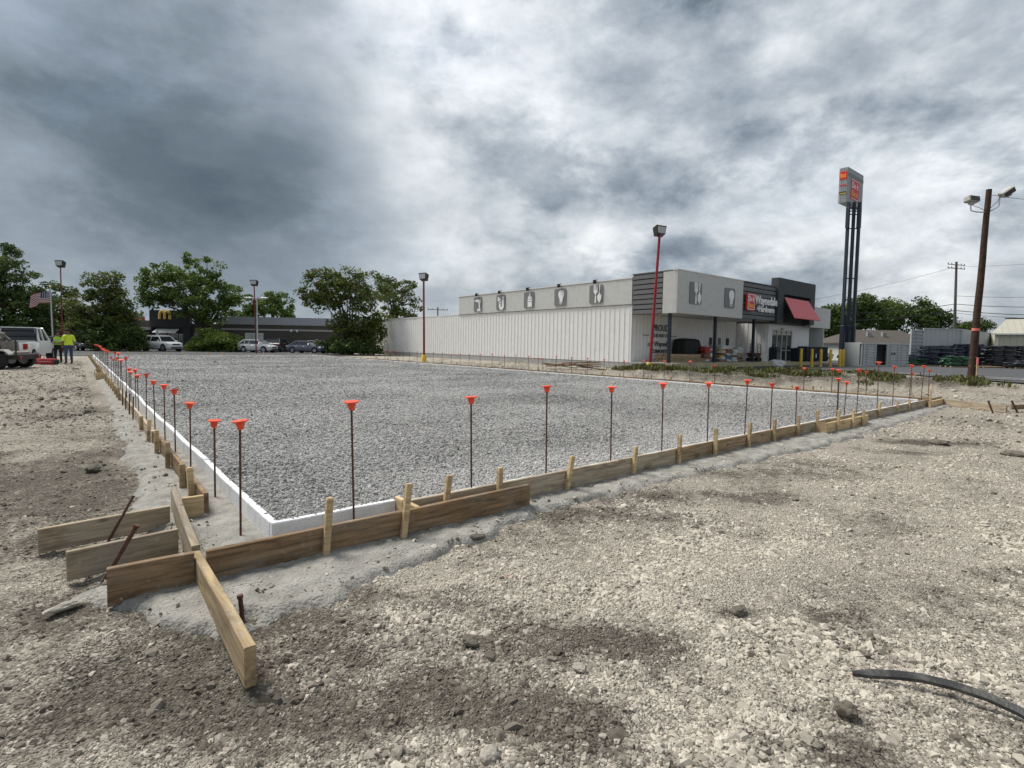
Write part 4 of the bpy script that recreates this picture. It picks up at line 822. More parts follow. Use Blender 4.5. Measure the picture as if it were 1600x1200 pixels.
# ---- goods under the canopy
def at_store(s_, t, z=.5): return Bp(s_, t, z)
M_LUM = wood_mat('stacked_lumber', (.52, .38, .24), (.36, .25, .15), .1)
def lumber():
    t = thing('lumber_pile', 'pile of brown boards on the walkway beside the dark covered stack', 'lumber', at_store(0, 0), TB)
    for lay in range(4):
        for k in range(5):
            q = MB().bbox(1.1+jit(.12)+lay*.05, 5.6+jit(.25)-lay*.25, -1.9+k*.2, -1.9+k*.2+.185, .13*lay, .13*lay+.12, .008); q.build('board', M_LUM, t)
lumber()
M_TARP = mat('black_tarp', (.012, .012, .013), .7, .3, 6., .5)
def blobbox(x0, x1, y0, y1, z0, z1, seed, amp=.06, sub=4):
    bm = bmesh.new(); bmesh.ops.create_cube(bm, size=1); bmesh.ops.subdivide_edges(bm, edges=bm.edges[:], cuts=sub, use_grid_fill=True)
    from mathutils import noise as mn
    for v in bm.verts:
        c_ = v.co.copy(); r = max(abs(c_.x), abs(c_.y), abs(c_.z))*2; l = c_.length*2; k = 1-.24*max(0, l-1.0)
        n_ = mn.noise(c_*2.3+Vector((seed*3.1, seed, 0)))*amp
        v.co = Vector(((x0+x1)/2+c_.x*(x1-x0)*(k+n_), (y0+y1)/2+c_.y*(y1-y0)*(k+n_), (z0+z1)/2+c_.z*(z1-z0)*(k+n_*.5)))
    return bm
def bm_obj(name, bm, m, parent=None, smooth=True):
    me = bpy.data.meshes.new(name); bm.to_mesh(me); bm.free(); me.materials.append(m)
    if smooth: me.polygons.foreach_set('use_smooth', [True]*len(me.polygons))
    return link(name, me, parent)
o = bm_obj('covered_stack', blobbox(-1.15, 1.15, -.5, .5, 0, 1.6, 3, .1, 6), M_TARP); o.location = at_store(5.1, .75); o.rotation_euler = (0, 0, TB); tag(o, 'black tarp-covered stack against the store wall behind the boards', 'covered stack')
BAGM = [mat('bag_white', (.62, .62, .6), .5, .15, 5.), mat('bag_blue', (.10, .17, .28), .45, .3, 4.), mat('bag_yellow', (.48, .35, .12), .5, .25, 4.), mat('bag_brown', (.22, .12, .07), .6, .3, 4.), mat('bag_red', (.42, .06, .05), .5, .25, 4.), mat('bag_green', (.08, .22, .08), .5, .25, 4.)]
def bag_mesh(l, w_, h, m, seed): 
    bm = blobbox(-l/2, l/2, -w_/2, w_/2, 0, h, seed, .22, 4); me = bpy.data.meshes.new('bag'); bm.to_mesh(me); bm.free(); me.materials.append(m); me.polygons.foreach_set('use_smooth', [True]*len(me.polygons)); return me
BAGS = [[bag_mesh(.75, .48, .16, m, 5*i+j) for j in range(2)] for i, m in enumerate(BAGM)]
for pi, (s0, t0, nx, nz, cs, lb) in enumerate(((6.35, 1.35, 2, 7, (3, 0, 4, 3), 'pile of brown and white bagged goods beside the dark covered stack'), (8.2, 1.5, 2, 8, (0, 0, 1, 2, 0, 3), 'pile of white, blue and yellow bags left of the third canopy column'), (9.9, 1.5, 2, 7, (0, 0, 2, 0, 3), 'pile of mostly white bags in front of the inner corner'))):
    t = thing('bag_pile', lb, 'bags', at_store(s0, t0), TB)
    for z in range(nz):
        for x in range(nx):
            for y in range(2):
                if z == nz-1 and random.random() < .4: continue
                o = link('bag', random.choice(BAGS[random.choice(cs)]), t); o.location = (x*.78+jit(.06), y*.5+jit(.05), z*.15); o.rotation_euler = (jit(.06), jit(.06), jit(.15)+(math.pi if random.random() < .5 else 0))
def hand_truck(s_, t0, lb):
    t = thing('hand_truck', lb, 'hand truck', at_store(s_, t0), TB); q = MB(); m = mat('dark_red_metal', (.12, .03, .025), .5, .2)
    q.tube([(-.22, 0, .15), (-.22, 0, 1.15)]+[(-.22*math.cos(R(a)), .0, 1.15+.2*math.sin(R(a))) for a in (30, 60, 90, 120, 150)]+[(.22, 0, 1.15), (.22, 0, .15)], .025, 6)
    for z in (.4, .75, 1.05): q.tube([(-.22, 0, z), (.22, 0, z)], .02, 6)
    q.build('frame', M_BLK, t); MB().box(-.25, .25, -.3, .0, .05, .07).build('toe_plate', m, t)
    for x in (-.3, .3): MB().tube([(x-.04, .08, .16), (x+.04, .08, .16)], .15, 12).build('wheel', M_BLK, t)
hand_truck(11.25, 2.2, 'hand truck left of the third canopy column'); hand_truck(12.1, 2.35, 'hand truck right of the third canopy column')
def barrow():
    t = thing('wheelbarrow', 'dark red wheelbarrow in front of the hand trucks', 'wheelbarrow', at_store(11.0, 2.55), TB); m = mat('dark_red_metal', (.12, .03, .025), .5, .2)
    secs = []
    for z, k in ((.35, .6), (.66, 1.)): secs.append([(-.55*k, -.35*k, z), (.55*k, -.3*k, z), (.55*k, .3*k, z), (-.55*k, .35*k, z)])
    MB().loft(secs).build('tray', m, t); q = MB()
    for y in (-.28, .28): q.tube([(.6, y*.3, .22), (-.2, y, .36), (-1.0, y, .6)], .022, 6); q.tube([(-.35, y, .36), (-.4, y, 0.)], .02, 6)
    q.build('handles', M_BLK, t); MB().tube([(.62, -.05, .2), (.62, .05, .2)], .2, 14).build('wheel', M_BLK, t)
barrow()
# bin, cages, bollards
def bin_(p, lb):
    t = thing('litter_bin', lb, 'bin', p, TB); MB().bbox(-.3, .3, -.3, .3, 0, .85, .03).build('body', M_BLK, t)
    MB().loft([[(-.31, -.31, .85), (.31, -.31, .85), (.31, .31, .85), (-.31, .31, .85)], [(-.31, -.31, 1.0), (.31, -.31, 1.0), (.31, .31, 1.0), (-.31, .31, 1.0)], [(-.18, -.18, 1.15), (.18, -.18, 1.15), (.18, .18, 1.15), (-.18, .18, 1.15)]]).build('hood', M_BLK, t)
    MB().box(-.2, .2, -.316, -.311, .12, .7).build('panel', mat('bin_panel', (.09, .09, .095), .6), t)
bin_(at_store(13.6, 2.8), 'dark litter bin left of the store entrance door')
M_CAGE = mat('dark_navy_cabinet', (.016, .02, .035), .45, .2)
for i, (s_, wd, hh, lb) in enumerate(((17.6, 1.1, 1.1, 'dark barrel planter shape right of the entrance door'), (19.2, 2.0, 1.25, 'dark navy storage cage behind the second and third bollards'), (21.4, 2.1, 1.25, 'dark navy storage cage behind the rightmost bollards'))):
    t = thing('storage_cage', lb, 'cage', at_store(s_, 2.9 if i else 2.8, .49), TB); MB().bbox(-wd/2, wd/2, -.35, .35, .08, hh, .03).build('cabinet', M_CAGE, t)
    q = MB()
    for k in range(int(wd/.16)): q.tube([(-wd/2+.08+k*.16, -.362, .12), (-wd/2+.08+k*.16, -.362, hh-.05)], .01, 5)
    q.build('bars', M_BLK, t)
    for x in (-wd/2+.1, wd/2-.1): MB().box(x-.05, x+.05, -.3, .3, 0, .079).build('foot', M_BLK, t)
o = thing('notice_tag', 'small white notice fixed on the dark storage cage', 'notice', at_store(20.0, 3.27, 1.0), TB); MB().box(-.08, .08, -.012, 0, -.2, .15).build('sheet', M_WHT, o)
for i, px in enumerate((1251, 1268, 1282, 1297, 1312, 1317)):
    q = G(px, 573, .205) if i < 5 else G(px, 571.8, .205); t = thing('bollard', f'{ordinal(i)} yellow bollard from the left in front of the store entrance', 'bollard', q, 0, 'yellow bollards'); MB().lathe([(.095, -.1), (.095, 1.24), (.08, 1.3), (.03, 1.33)], 12).build('post', M_YEL, t, True); MB().lathe([(.15, 0), (.15, .03), (.1, .035)], 12).build('base_ring', M_YEL, t)

# ================================================================== PYLON SIGN
def pylon():
    base = G(1321, 568.5, .205); rz = TB; t = thing('pylon_sign', 'tall dark pylon sign with grey box top beside the storage cages', 'sign', base, rz)
    dp = base.y; Q = DP(1325.5, 263.5, dp); topz = Q.z; botz = DP(1324, 319, dp).z
    Lr = along(Q, UB, 1349.5); Ll = along(Q, VB, 1311.5)
    loc = t.matrix_basis.inverted() @ Vector((Q.x, Q.y, 0)); x0, y0 = loc.x, loc.y
    M_CAB = mat('sign_cabinet_grey', (.30, .315, .32), .5, .12, 2.5, dirt=.35, dirt_sheen_c=(.16, .17, .17)); M_PST = mat('dark_navy_post', (.022, .03, .045), .5, .15)
    cab = MB().bbox(x0, x0+Lr, y0, y0+Ll, botz, topz, .04).build('sign_box', M_CAB, t); q = MB()
    for k in range(1, 4): q.box(x0-.025, x0-.001, y0+Ll*k/4-.03, y0+Ll*k/4+.03, botz+.02, topz-.02)
    q.build('box_rib', M_CAB, cab); MB().box(x0+.04, x0+Lr-.04, y0-.02, y0-.002, topz-.78, topz-.5).build('box_band', mat('band_grey', (.20, .21, .215), .6, .1), cab)
    hh = topz-botz; cz = botz+hh*.43; lx = x0+Lr*.46; lw = Lr*.5; lh = hh*.58
    lg = MB().box(lx-lw/2, lx+lw/2, y0-.03, y0-.003, cz-lh/2, cz+lh/2).build('sign_logo', M_LOGOR, cab); q = MB()
    for a, b, c_, d in ((-.46, .46, .44, .47), (-.46, .46, -.47, -.44)): q.box(lx+lw*a, lx+lw*b, y0-.04, y0-.031, cz+lh*c_, cz+lh*d)
    q.build('logo_border', M_WHT, lg); put_text('logo_lettering', 'Do it', M_WHT, lg, (lx, y0-.036, cz+lh*.2), (R(90), 0, 0), lh*.42, .005, .01, lw*.82); put_text('logo_lettering', 'Best', M_LOGOY, lg, (lx, y0-.036, cz-lh*.2), (R(90), 0, 0), lh*.40, .005, .012, lw*.82)
    a, b = y0+Ll*.1, y0+Ll*.92; r1 = MB().box(x0-.045, x0-.026, a, b, topz-hh*.34, topz-hh*.12).build('side_sign', M_LOGOR, cab); put_text('side_lettering', 'Best', M_LOGOY, r1, (x0-.05, (a+b)/2, topz-hh*.23), (R(90), 0, R(-90)), hh*.17, .004, .01, (b-a)*.8)
    MB().box(x0-.045, x0-.026, a, b, topz-hh*.52, topz-hh*.49).build('side_sign', M_LOGOR, cab); MB().box(x0-.045, x0-.026, a, b, topz-hh*.76, topz-hh*.69).build('side_sign', mat('sign_black', (.04, .04, .04), .6), cab); MB().box(x0-.05, x0-.046, a, b, topz-hh*.75, topz-hh*.73).build('side_sign', M_YEL, cab)
    cx, cy_ = x0+Lr*.45, y0+Ll*.45; pts = []
    for px in (1313.5, 1322, 1330.5):
        g = G(px, 568, .205); k = (base.y)/g.y; g = Vector((g.x*k, base.y, 0)); l = t.matrix_basis.inverted() @ g
        pts.append((l.x, l.y))
    for (x, y) in pts:
        tx = x*.97+.02; MB().bbox(x-.125, x+.125, y-.125, y+.125, -.1, botz-.002, .02).build('post', M_PST, t); MB().bbox(x-.175, x+.175, y-.175, y+.175, -.1, 3.6, .03).build('post_cladding', M_PST, t)
    q = MB()
    for z in (3.7, 8.0, 12.6, 13.9, 14.2, 14.5):
        if z < botz: q.tube([(pts[0][0], pts[0][1], z), (pts[1][0], pts[1][1], z), (pts[2][0], pts[2][1], z)], .05, 6)
    q.build('crossbar', M_PST, t)
    for i in (0, 2): MB().bbox(pts[i][0]-.24, pts[i][0]+.02 if i == 0 else pts[i][0]+.14, pts[i][1]-.16, pts[i][1]+.14, botz-2.4, botz-.5, .03).build('junction_box', M_PST, t)
    MB().tube([(pts[2][0]+.25, pts[2][1]-.1, 0), (pts[2][0]+.25, pts[2][1]-.1, 3.8), (pts[2][0], pts[2][1], 4.0)], .02, 6).build('conduit', M_ALU, t)
pylon()

# ================================================================== POLES
M_RPOLE = mat('red_pole_paint', (.30, .02, .03), .5, .15, 3., dirt=.3, dirt_sheen_c=(.12, .03, .03)); M_LAMP = mat('lamp_housing', (.05, .048, .043), .5, .2); M_LENS = mat('lamp_lens', (.42, .44, .45), .25, .1)
def lot_light(base, top_px, lb, ang, m=M_RPOLE, basem=True, r=.075):
    t = thing('parking_light', lb, 'lamp post', base); T = Vector(base); lo = DP(*top_px, base.y); d = lo-T
    if basem: MB().lathe([(.2, -.15), (.2, .46), (.15, .52)], 14).build('concrete_base', M_YEL, t, True)
    MB().tube([(0, 0, .3 if basem else -.1), (d.x, d.y, d.z)], [r*1.25, r], 10).build('pole', m, t)
    hd = MB(); c_ = d+Vector((0, 0, .22)); u = Vector((math.cos(ang), math.sin(ang), 0)); n_ = Vector((-u.y, u.x, 0)); w_, dd = .40, .17
    secs = []
    for k, zz in ((-1, -.22), (1, .26)):
        s = .8 if k < 0 else 1; secs.append([c_+u*w_*s+n_*dd*s+Vector((0, 0, zz-.06)), c_-u*w_*s+n_*dd*s+Vector((0, 0, zz-.06)), c_-u*w_*s-n_*dd*s+Vector((0, 0, zz+.08)), c_+u*w_*s-n_*dd*s+Vector((0, 0, zz+.08))])
    h = hd.loft([[tuple(p) for p in s] for s in secs]).build('lamp_head', M_LAMP, t)
    MB().prism([(-w_*.75, -.17), (w_*.75, -.17), (w_*.85, .2), (-w_*.85, .2)], c_-n_*(dd+.012)+Vector((0, 0, .06)), u, Vector((0, 0, 1)), .01).build('lens', M_LENS, h)
    MB().tube([d-Vector((0, 0, .05)), d+Vector((0, 0, .05))], .05, 8).build('bracket', M_LAMP, t)
lot_light(G(1015, 580, 0), (1030.5, 368), 'tall red parking light with yellow base at the store corner', .5)
lot_light(G(662.5, 565, 0), (662, 438), 'thin parking light with yellow base beside the white store wall', -.6, mat('rust_pole', (.24, .055, .05), .6, .2))
lot_light(DP(400.5, 552, 55), (397, 446), 'red parking light in front of the fast food building', -.1, mat('dark_red_pole', (.16, .02, .025), .6, .15), False, .055); lot_light(DP(98.5, 556, 47), (94.5, 417), 'red parking light beside the flagpole', -.1, mat('dark_red_pole', (.16, .02, .025), .6, .15), False, .045)
def grey_light():
    b = DP(402, 551, 62); t = thing('street_light', 'grey double-arm lamp post just behind the red parking light', 'lamp post', b); zt = DP(401, 466, 62).z-b.z; MB().tube([(0, 0, 0), (0, 0, zt)], [.11, .08], 8).build('pole', M_ALU, t)
    for s_ in (-1, 1): MB().tube([(0, 0, zt-.1), (s_*.8, 0, zt)], .04, 6).build('arm', M_ALU, t); MB().bbox(min(s_*.5, s_*1.3), max(s_*.5, s_*1.3), -.2, .2, zt-.06, zt+.12, .05).build('lamp_head', M_LENS, t)
grey_light()
M_POLE = wood_mat('dark_pole_wood', (.10, .062, .042), (.05, .03, .022), .2, (.12, .09, .07))
def wood_pole():
    b = G(1517, 595, .12); t = thing('wooden_light_pole', 'leaning dark wooden pole with two floodlights at right', 'pole', b); tp = DP(1545.5, 296, b.y)-b
    n_ = 14; pts = [tp*(i/n_)+Vector((jit(.012), 0, 0)) for i in range(n_+1)]; MB().tube([(-tp*.03)]+pts, [.165]+[.16-.05*i/n_ for i in range(n_+1)], 14).build('pole', M_POLE, t, True)
    f = lambda z: tp*(z/tp.z)
    for px, s_, lb in ((1518, -1, 0), (1573, 1, 1)):
        hd = DP(px, 312 if s_ < 0 else 300, b.y)-b; zc = tp.z-1.05; r0 = f(zc)
        el = Vector((hd.x-.0*s_, hd.y, zc+.02)) if s_ < 0 else Vector((r0.x+(hd.x-r0.x)*.62, hd.y, zc+.25)); 
        ar = MB().tube([r0, r0+(el-r0)*.6, el+Vector((0, 0, .05)), Vector((el.x+.02*s_, el.y, hd.z-.15 if s_ < 0 else hd.z-.28))], .028, 6).build('arm', M_LENS, t)
        MB().tube([r0+Vector((0, 0, .02)), r0+(el-r0)*.4+Vector((0, 0, .18)), r0+(el-r0)*.85+Vector((0, 0, .28)), Vector((el.x, el.y-.06, hd.z-.2))], .012, 5).build('cable', M_BLK, ar)
        q = MB(); q.bbox(-.28, .28, -.17, .17, -.14, .14, .04); h = q.build('floodlight', mat('flood_housing', (.42, .42, .40), .5, .15, dirt=.3), t); h.location = hd; h.rotation_euler = (R(-12), R(4), .12) if s_ < 0 else (R(20), R(-36), -.2)
        MB().box(-.24, .24, -.19, -.171, -.11, .10).build('lens', M_LAMP, h); MB().bbox(-.12, .12, -.1, .1, -.24, -.141, .03).build('ballast', M_LENS, h)
    o = MB(); z0 = ztop(b, 515)-b.z; o.tube([f(z0-.06), f(z0+.06)], .152, 14, False); o.build('orange_band', mat('marker_orange', (.75, .2, .15), .6, .1), t)
    for z in (.7, 1.1): MB().tube([f(z)+Vector((-.16, -.02, 0)), f(z)+Vector((.0, -.16, .01)), f(z)+Vector((.05, -.155, .01))], .01, 5).build('tag_wire', M_LENS, t)
    l = thing('survey_lath', 'pink-topped wooden lath standing against the leaning pole', 'lath', b+Vector((.02, -.27, 0)), 0); MB().bbox(-.035, .035, -.015, .015, -.05, .95, .003).build('stick', M_STAKE, l); MB().box(-.037, .037, -.018, .018, .8, 1.1).build('flagging', mat('pink_paint', (.85, .22, .24), .6, .1), l)
wood_pole()
M_GPOLE = wood_mat('grey_pole_wood', (.20, .185, .165), (.12, .105, .095), .2)
def utility(px, pyb, pyt, dep, lb, arms, ri=.17):
    b = DP(px, pyb, dep); b.z = 0; tp = DP(px+(4 if px > 1000 else 0), pyt, dep); t = thing('utility_pole', lb, 'utility pole', b); d = tp-b
    MB().tube([(0, 0, -.2), d], [ri, ri*.7], 10).build('pole', M_GPOLE, t)
    for k, z in enumerate(arms):
        a = .3; u = Vector((math.cos(a), math.sin(a), 0)); c_ = d*((d.z-z)/d.z); q = MB(); q.tube([c_-u*2., c_+u*2.], .07, 5); ar = q.build('crossarm', M_GPOLE, t)
        for s_ in (-1.9, -1.1, 1.1, 1.9): MB().lathe([(.04, 0), (.06, .06), (.04, .14), (.05, .2), (.02, .25)], 8, tuple(c_+u*s_+Vector((0, 0, .05)))).build('insulator', M_LAMP, ar)
    return b, d
ub_, ud = utility(1490.5, 556, 409, 88, 'grey utility pole with crossarms beyond the large container', (.5, 1.1), .24)
utility(684, 545, 480, 105, 'small distant utility pole just above the white store roof', (.5, 2.2))
M_WIRE = mat('wire', (.03, .03, .032), .6)
def wire(a, b, sag, r, lb, n_=14):
    a, b = Vector(a), Vector(b); pts = [a.lerp(b, i/n_)-Vector((0, 0, sag*4*(i/n_)*(1-i/n_)))-a for i in range(n_+1)]; o = MB().tube(pts, r, 5).build('overhead_wire', M_WIRE); o.location = a; tag(o, lb, 'wire', 'overhead wires')
for k, (ya, xb, yb, yc, lb1, lb2, r_) in enumerate(((417, 1760, 393, 462, 'topmost', 'topmost', .02), (462, 1760, 455, None, 'second from the top', '', .032), (475, 1760, 474, 487, 'third from the top', 'middle', .05), (485, 1760, 489, 499, 'thick fourth from the top', 'lowest', .06), (489, 1760, 496, None, 'lowest', '', .032))):
    a = DP(1492, ya, 88); wire(a, DP(xb, yb, 70), .5, r_, f'overhead wire running right from the grey utility pole, {lb1}')
    if yc: wire(a, DP(1245 if k else 1180, yc if k else 480, 95), .8, r_, f'overhead wire running left from the grey utility pole, {lb2}')
b_ = G(1517, 595, .12); wire(b_+(DP(1546, 304, b_.y)-b_), DP(1700, 310, b_.y+8), .2, .012, 'thin wire leaving the leaning wooden pole top to the right')

# ================================================================== CONTAINERS, STACKS, HOUSES ON THE RIGHT
M_CONT = mat('container_grey', (.40, .42, .425), .5, .08, 2., dirt=.25, dirt_sheen_c=(.28, .27, .25)); M_CONT2 = mat('container_grey_light', (.47, .49, .485), .5, .08, 2., dirt=.3, dirt_sheen_c=(.33, .31, .28))
def corr(a, b, z0, z1, nn, sp, dpth, th=.05):
    a = Vector(a); b = Vector(b); d = b-a; L_ = d.length; d.normalize(); nn = Vector(nn); k = max(2, int(L_/sp)); prf = []
    for i in range(k): x = i*L_/k; w_ = L_/k; prf += [(x, 0), (x+.3*w_, 0), (x+.45*w_, -dpth), (x+.8*w_, -dpth)]
    prf.append((L_, 0)); vs = []; fs = []
    for x, y in prf: p = a+d*x+nn*y; vs += [(p.x, p.y, z0), (p.x, p.y, z1)]
    for i in range(len(prf)-1): fs.append((2*i, 2*i+2, 2*i+3, 2*i+1))
    return MB().add(vs, fs)
def small_container():
    z0 = .21; a = G(1344, 572, z0); b = G(1419, 572.5, z0); t = thing('shipping_container', 'small grey container with ribbed doors, one standing open', 'container', a, math.atan2(b.y-a.y, b.x-a.x)); L_ = (b-a).length; hh = ztop(a, 535)-z0; D = 1.5
    q = MB(); q.box(0, L_, 0, .12, 0, .08); q.box(0, L_, 0, .12, hh-.12, hh); 
    f = lambda px: L_*(px-1344)/75
    for px in (1346, 1349, 1367, 1385, 1403, 1418): q.box(f(px)-.05, f(px)+.05, .0, .1, .081, hh-.121)
    q.build('frame', M_CONT2, t); s = MB(); s.box(.0, .05, .13, D, 0, hh); s.box(L_-.05, L_, .13, D, 0, hh); s.box(.051, L_-.051, D-.05, D, 0, hh-.051); s.box(.051, L_-.051, .13, D, hh-.05, hh); s.box(.051, L_-.051, .13, D-.051, 0, .05); s.build('shell', M_CONT, t)
    for x0, x1, lb in ((1349.8, 1366.2, 0), (1385.8, 1402.2, 1), (1403.8, 1417.2, 1)):
        d = MB(); n_ = 8; h0 = (hh-.22)/n_
        vs = []; prf = []
        for i in range(n_): z = .1+i*h0; prf += [(z, .03), (z+h0*.42, .03), (z+h0*.55, .09), (z+h0*.9, .09)]
        prf.append((.1+n_*h0, .03)); fs = []
        for z, y in prf: vs += [(f(x0), y, z), (f(x1), y, z)]
        for i in range(len(prf)-1): fs.append((2*i, 2*i+1, 2*i+3, 2*i+2))
        d.add(vs, fs); dd = d.build('door', M_CONT2, t)
        MB().tube([(f(x0)+.25*(f(x1)-f(x0)), .0, .1), (f(x0)+.25*(f(x1)-f(x0)), .0, hh-.12)], .02, 6).build('lock_rod', M_ALU, dd)
        if x0 == 1385.8: MB().box(f(1391), f(1393), -.005, .02, .98, 1.1).build('door_mark', M_BLK, dd); MB().box(f(1395), f(1397.5), -.005, .02, .98, 1.12).build('door_mark', M_BLK, dd)
    for i, (px, w_, h) in enumerate(((1371, .35, .6), (1376, .3, .75))):
        o = MB().bbox(-w_/2, w_/2, -.2, .2, 0, h, .03).build('carton', [BAGM[0], M_ICON][i]); o.location = t.matrix_basis @ Vector((f(px), .8+.3*i, .052)); tag(o, ['pale carton inside the open small container', 'taller grey carton inside the open small container'][i], 'carton')
small_container()
def big_container():
    z0 = .21; dep = 49.5; a = DP(1440, 577, dep); b = DP(1504, 577, dep); a.z = b.z = z0; t = thing('shipping_container', 'large pale container with vertical ribs behind the bag stacks', 'container', a, math.atan2(b.y-a.y, b.x-a.x)+.08); L_ = (b-a).length; hh = ztop(a, 512.5)-z0
    w_ = along(b, Vector((math.cos(.68), math.sin(.68), 0)), 1553) ; rz0 = math.atan2(b.y-a.y, b.x-a.x)+.08; e = Vector((math.cos(.68-rz0), math.sin(.68-rz0), 0))*w_
    corr((0, 0, 0), (L_, 0, 0), .12, hh-.1, (0, -1, 0), .42, .06).build('ribbed_side', M_CONT2, t)
    q = MB(); q.box(-.02, L_+.02, -.03, .06, 0, .12); q.box(-.02, L_+.02, -.03, .06, hh-.1, hh); q.box(-.05, .05, -.04, .06, .0, hh-.0); q.box(L_-.06, L_+.06, -.04, .06, 0, hh); q.build('frame', M_CONT2, t)
    s = MB(); A0 = Vector((L_, .07, 0)); B0 = A0+e; C0 = Vector((0, .07, 0))+e; D0 = Vector((0, .07, 0)); s.quad(A0, B0, B0+Vector((0, 0, hh)), A0+Vector((0, 0, hh))); s.quad(B0, C0, C0+Vector((0, 0, hh)), B0+Vector((0, 0, hh))); s.quad(C0, D0, D0+Vector((0, 0, hh)), C0+Vector((0, 0, hh))); s.quad(A0+Vector((0, 0, hh)), B0+Vector((0, 0, hh)), C0+Vector((0, 0, hh)), D0+Vector((0, 0, hh)))
    s.build('shell', M_CONT2, t)
    dl = L_*20/64; d = MB(); n_ = 9; h0 = (hh-.5)/n_; prf = []; vs = []; fs = []
    for i in range(n_): z = .2+i*h0; prf += [(z, 0), (z+h0*.45, 0), (z+h0*.58, .07), (z+h0*.9, .07)]
    prf.append((.2+n_*h0, 0))
    for z, y in prf: vs += [(-dl, y-.05, z), (-.1, y-.05, z)]
    for i in range(len(prf)-1): fs.append((2*i, 2*i+1, 2*i+3, 2*i+2))
    d.add(vs, fs); dd = d.build('open_door', M_CONT, t); q = MB(); q.box(-dl-.08, -dl, -.08, .05, .1, hh-.15); q.box(-.1, -.051, -.08, .05, .1, hh-.15); q.box(-dl, -.1, -.07, .04, hh-.3, hh-.16); q.build('door_frame', M_CONT2, dd); MB().tube([(-dl*.6, -.1, .2), (-dl*.6, -.1, hh-.25)], .025, 6).build('lock_rod', M_ALU, dd)
big_container()
BC = {'navy': mat('bag_navy', (.018, .023, .042), .3, .5, 3., dirt=.4, dirt_sheen_c=(.17, .19, .24), rnd=.4), 'green': mat('bag_dark_green', (.014, .06, .028), .3, .4, 3., dirt=.25, dirt_sheen_c=(.14, .22, .16), rnd=.4), 'black': mat('bag_black', (.014, .015, .02), .3, .5, 3., dirt=.3, dirt_sheen_c=(.14, .15, .17), rnd=.4)}  # pale dirt-tint blotches here paint plastic sheen highlights into the bag colour
PB = {k: [bag_mesh(.98, .62, .20, m, 40+7*i+j) for j in range(3)] for i, (k, m) in enumerate(BC.items())}
def pallet(px0, px1, pyt, dep, colr, lb, rows=2, top=None):
    z0 = .21; a = DP((px0+px1)/2, 575, dep); a.z = z0; wd = (px1-px0)*dep/FPX; hh = ztop(a, pyt)-z0; t = thing('bag_pallet', lb, 'bags', a, jit(.06))
    q = MB()
    for y in (-.5, 0, .5): q.box(-wd/2+.03, wd/2-.03, y-.06, y+.06, 0, .09)
    for k in range(6): q.box(-wd/2+.05+k*(wd-.1)/6, -wd/2+.05+k*(wd-.1)/6+.12, -.55, .55, .091, .115)
    q.build('pallet', M_LUM, t); nx = max(1, round(wd/.98)); n_ = max(2, int((hh-.10)/.165)); kx = wd/nx/.98
    for z in range(n_):
        for x in range(nx):
            for y in range(rows):
                if z == n_-1 and random.random() < .35: continue
                cc = top if (top and z >= n_-2) else colr
                o = link('bag', random.choice(PB[cc]), t); o.location = (-wd/2+(x+.5)*wd/nx+jit(.08), -.31+y*.6+jit(.10), .11+z*(hh-.12)/n_); o.scale = (kx*random.uniform(.96, 1.12), random.uniform(.95, 1.15), (hh-.12)/n_/.165*random.uniform(1., 1.25)); o.rotation_euler = (jit(.05), jit(.04), jit(.06)+(math.pi if random.random() < .5 else 0))
pallet(1412, 1441, 555, 47.5, 'green', 'low green bag stack topped with navy bags at the left end of the row', 2, 'navy'); pallet(1441, 1482, 541, 47.5, 'navy', 'tall navy bag stack second from the left in the row'); pallet(1476, 1514, 557, 44.8, 'green', 'low all-green bag stack in front of the navy stacks'); pallet(1486, 1528, 538, 48.5, 'navy', 'tallest navy bag stack behind the leaning pole'); pallet(1537, 1577, 541, 47, 'black', 'tall black bag stack right of the leaning pole'); pallet(1582, 1625, 541, 47.5, 'black', 'tall black bag stack cut by the right edge of the photo'); pallet(1577, 1612, 564, 44, 'black', 'low black bag stack at the right edge in front')
t = thing('empty_pallet', 'empty wooden pallet with sheeting lying between the bag stacks', 'pallet', DP(1544, 575, 45)*1+Vector((0, 0, 0)), .1); t.location.z = .21
for k in range(6): MB().box(-.9+k*.3, -.9+k*.3+.2, -.5, .5, .10, .125).build('slat', M_LUM, t)
for y in (-.4, 0, .4): MB().box(-.9, .85, y-.05, y+.05, 0, .099).build('runner', M_LUM, t)
M_CREAM = mat('cream_siding', (.58, .55, .45), .6, .06, 3.); M_CREAMR = mat('cream_metal_roof', (.44, .42, .35), .5, .08, 3.); M_NAVYT = mat('dark_trim', (.03, .035, .06), .6)
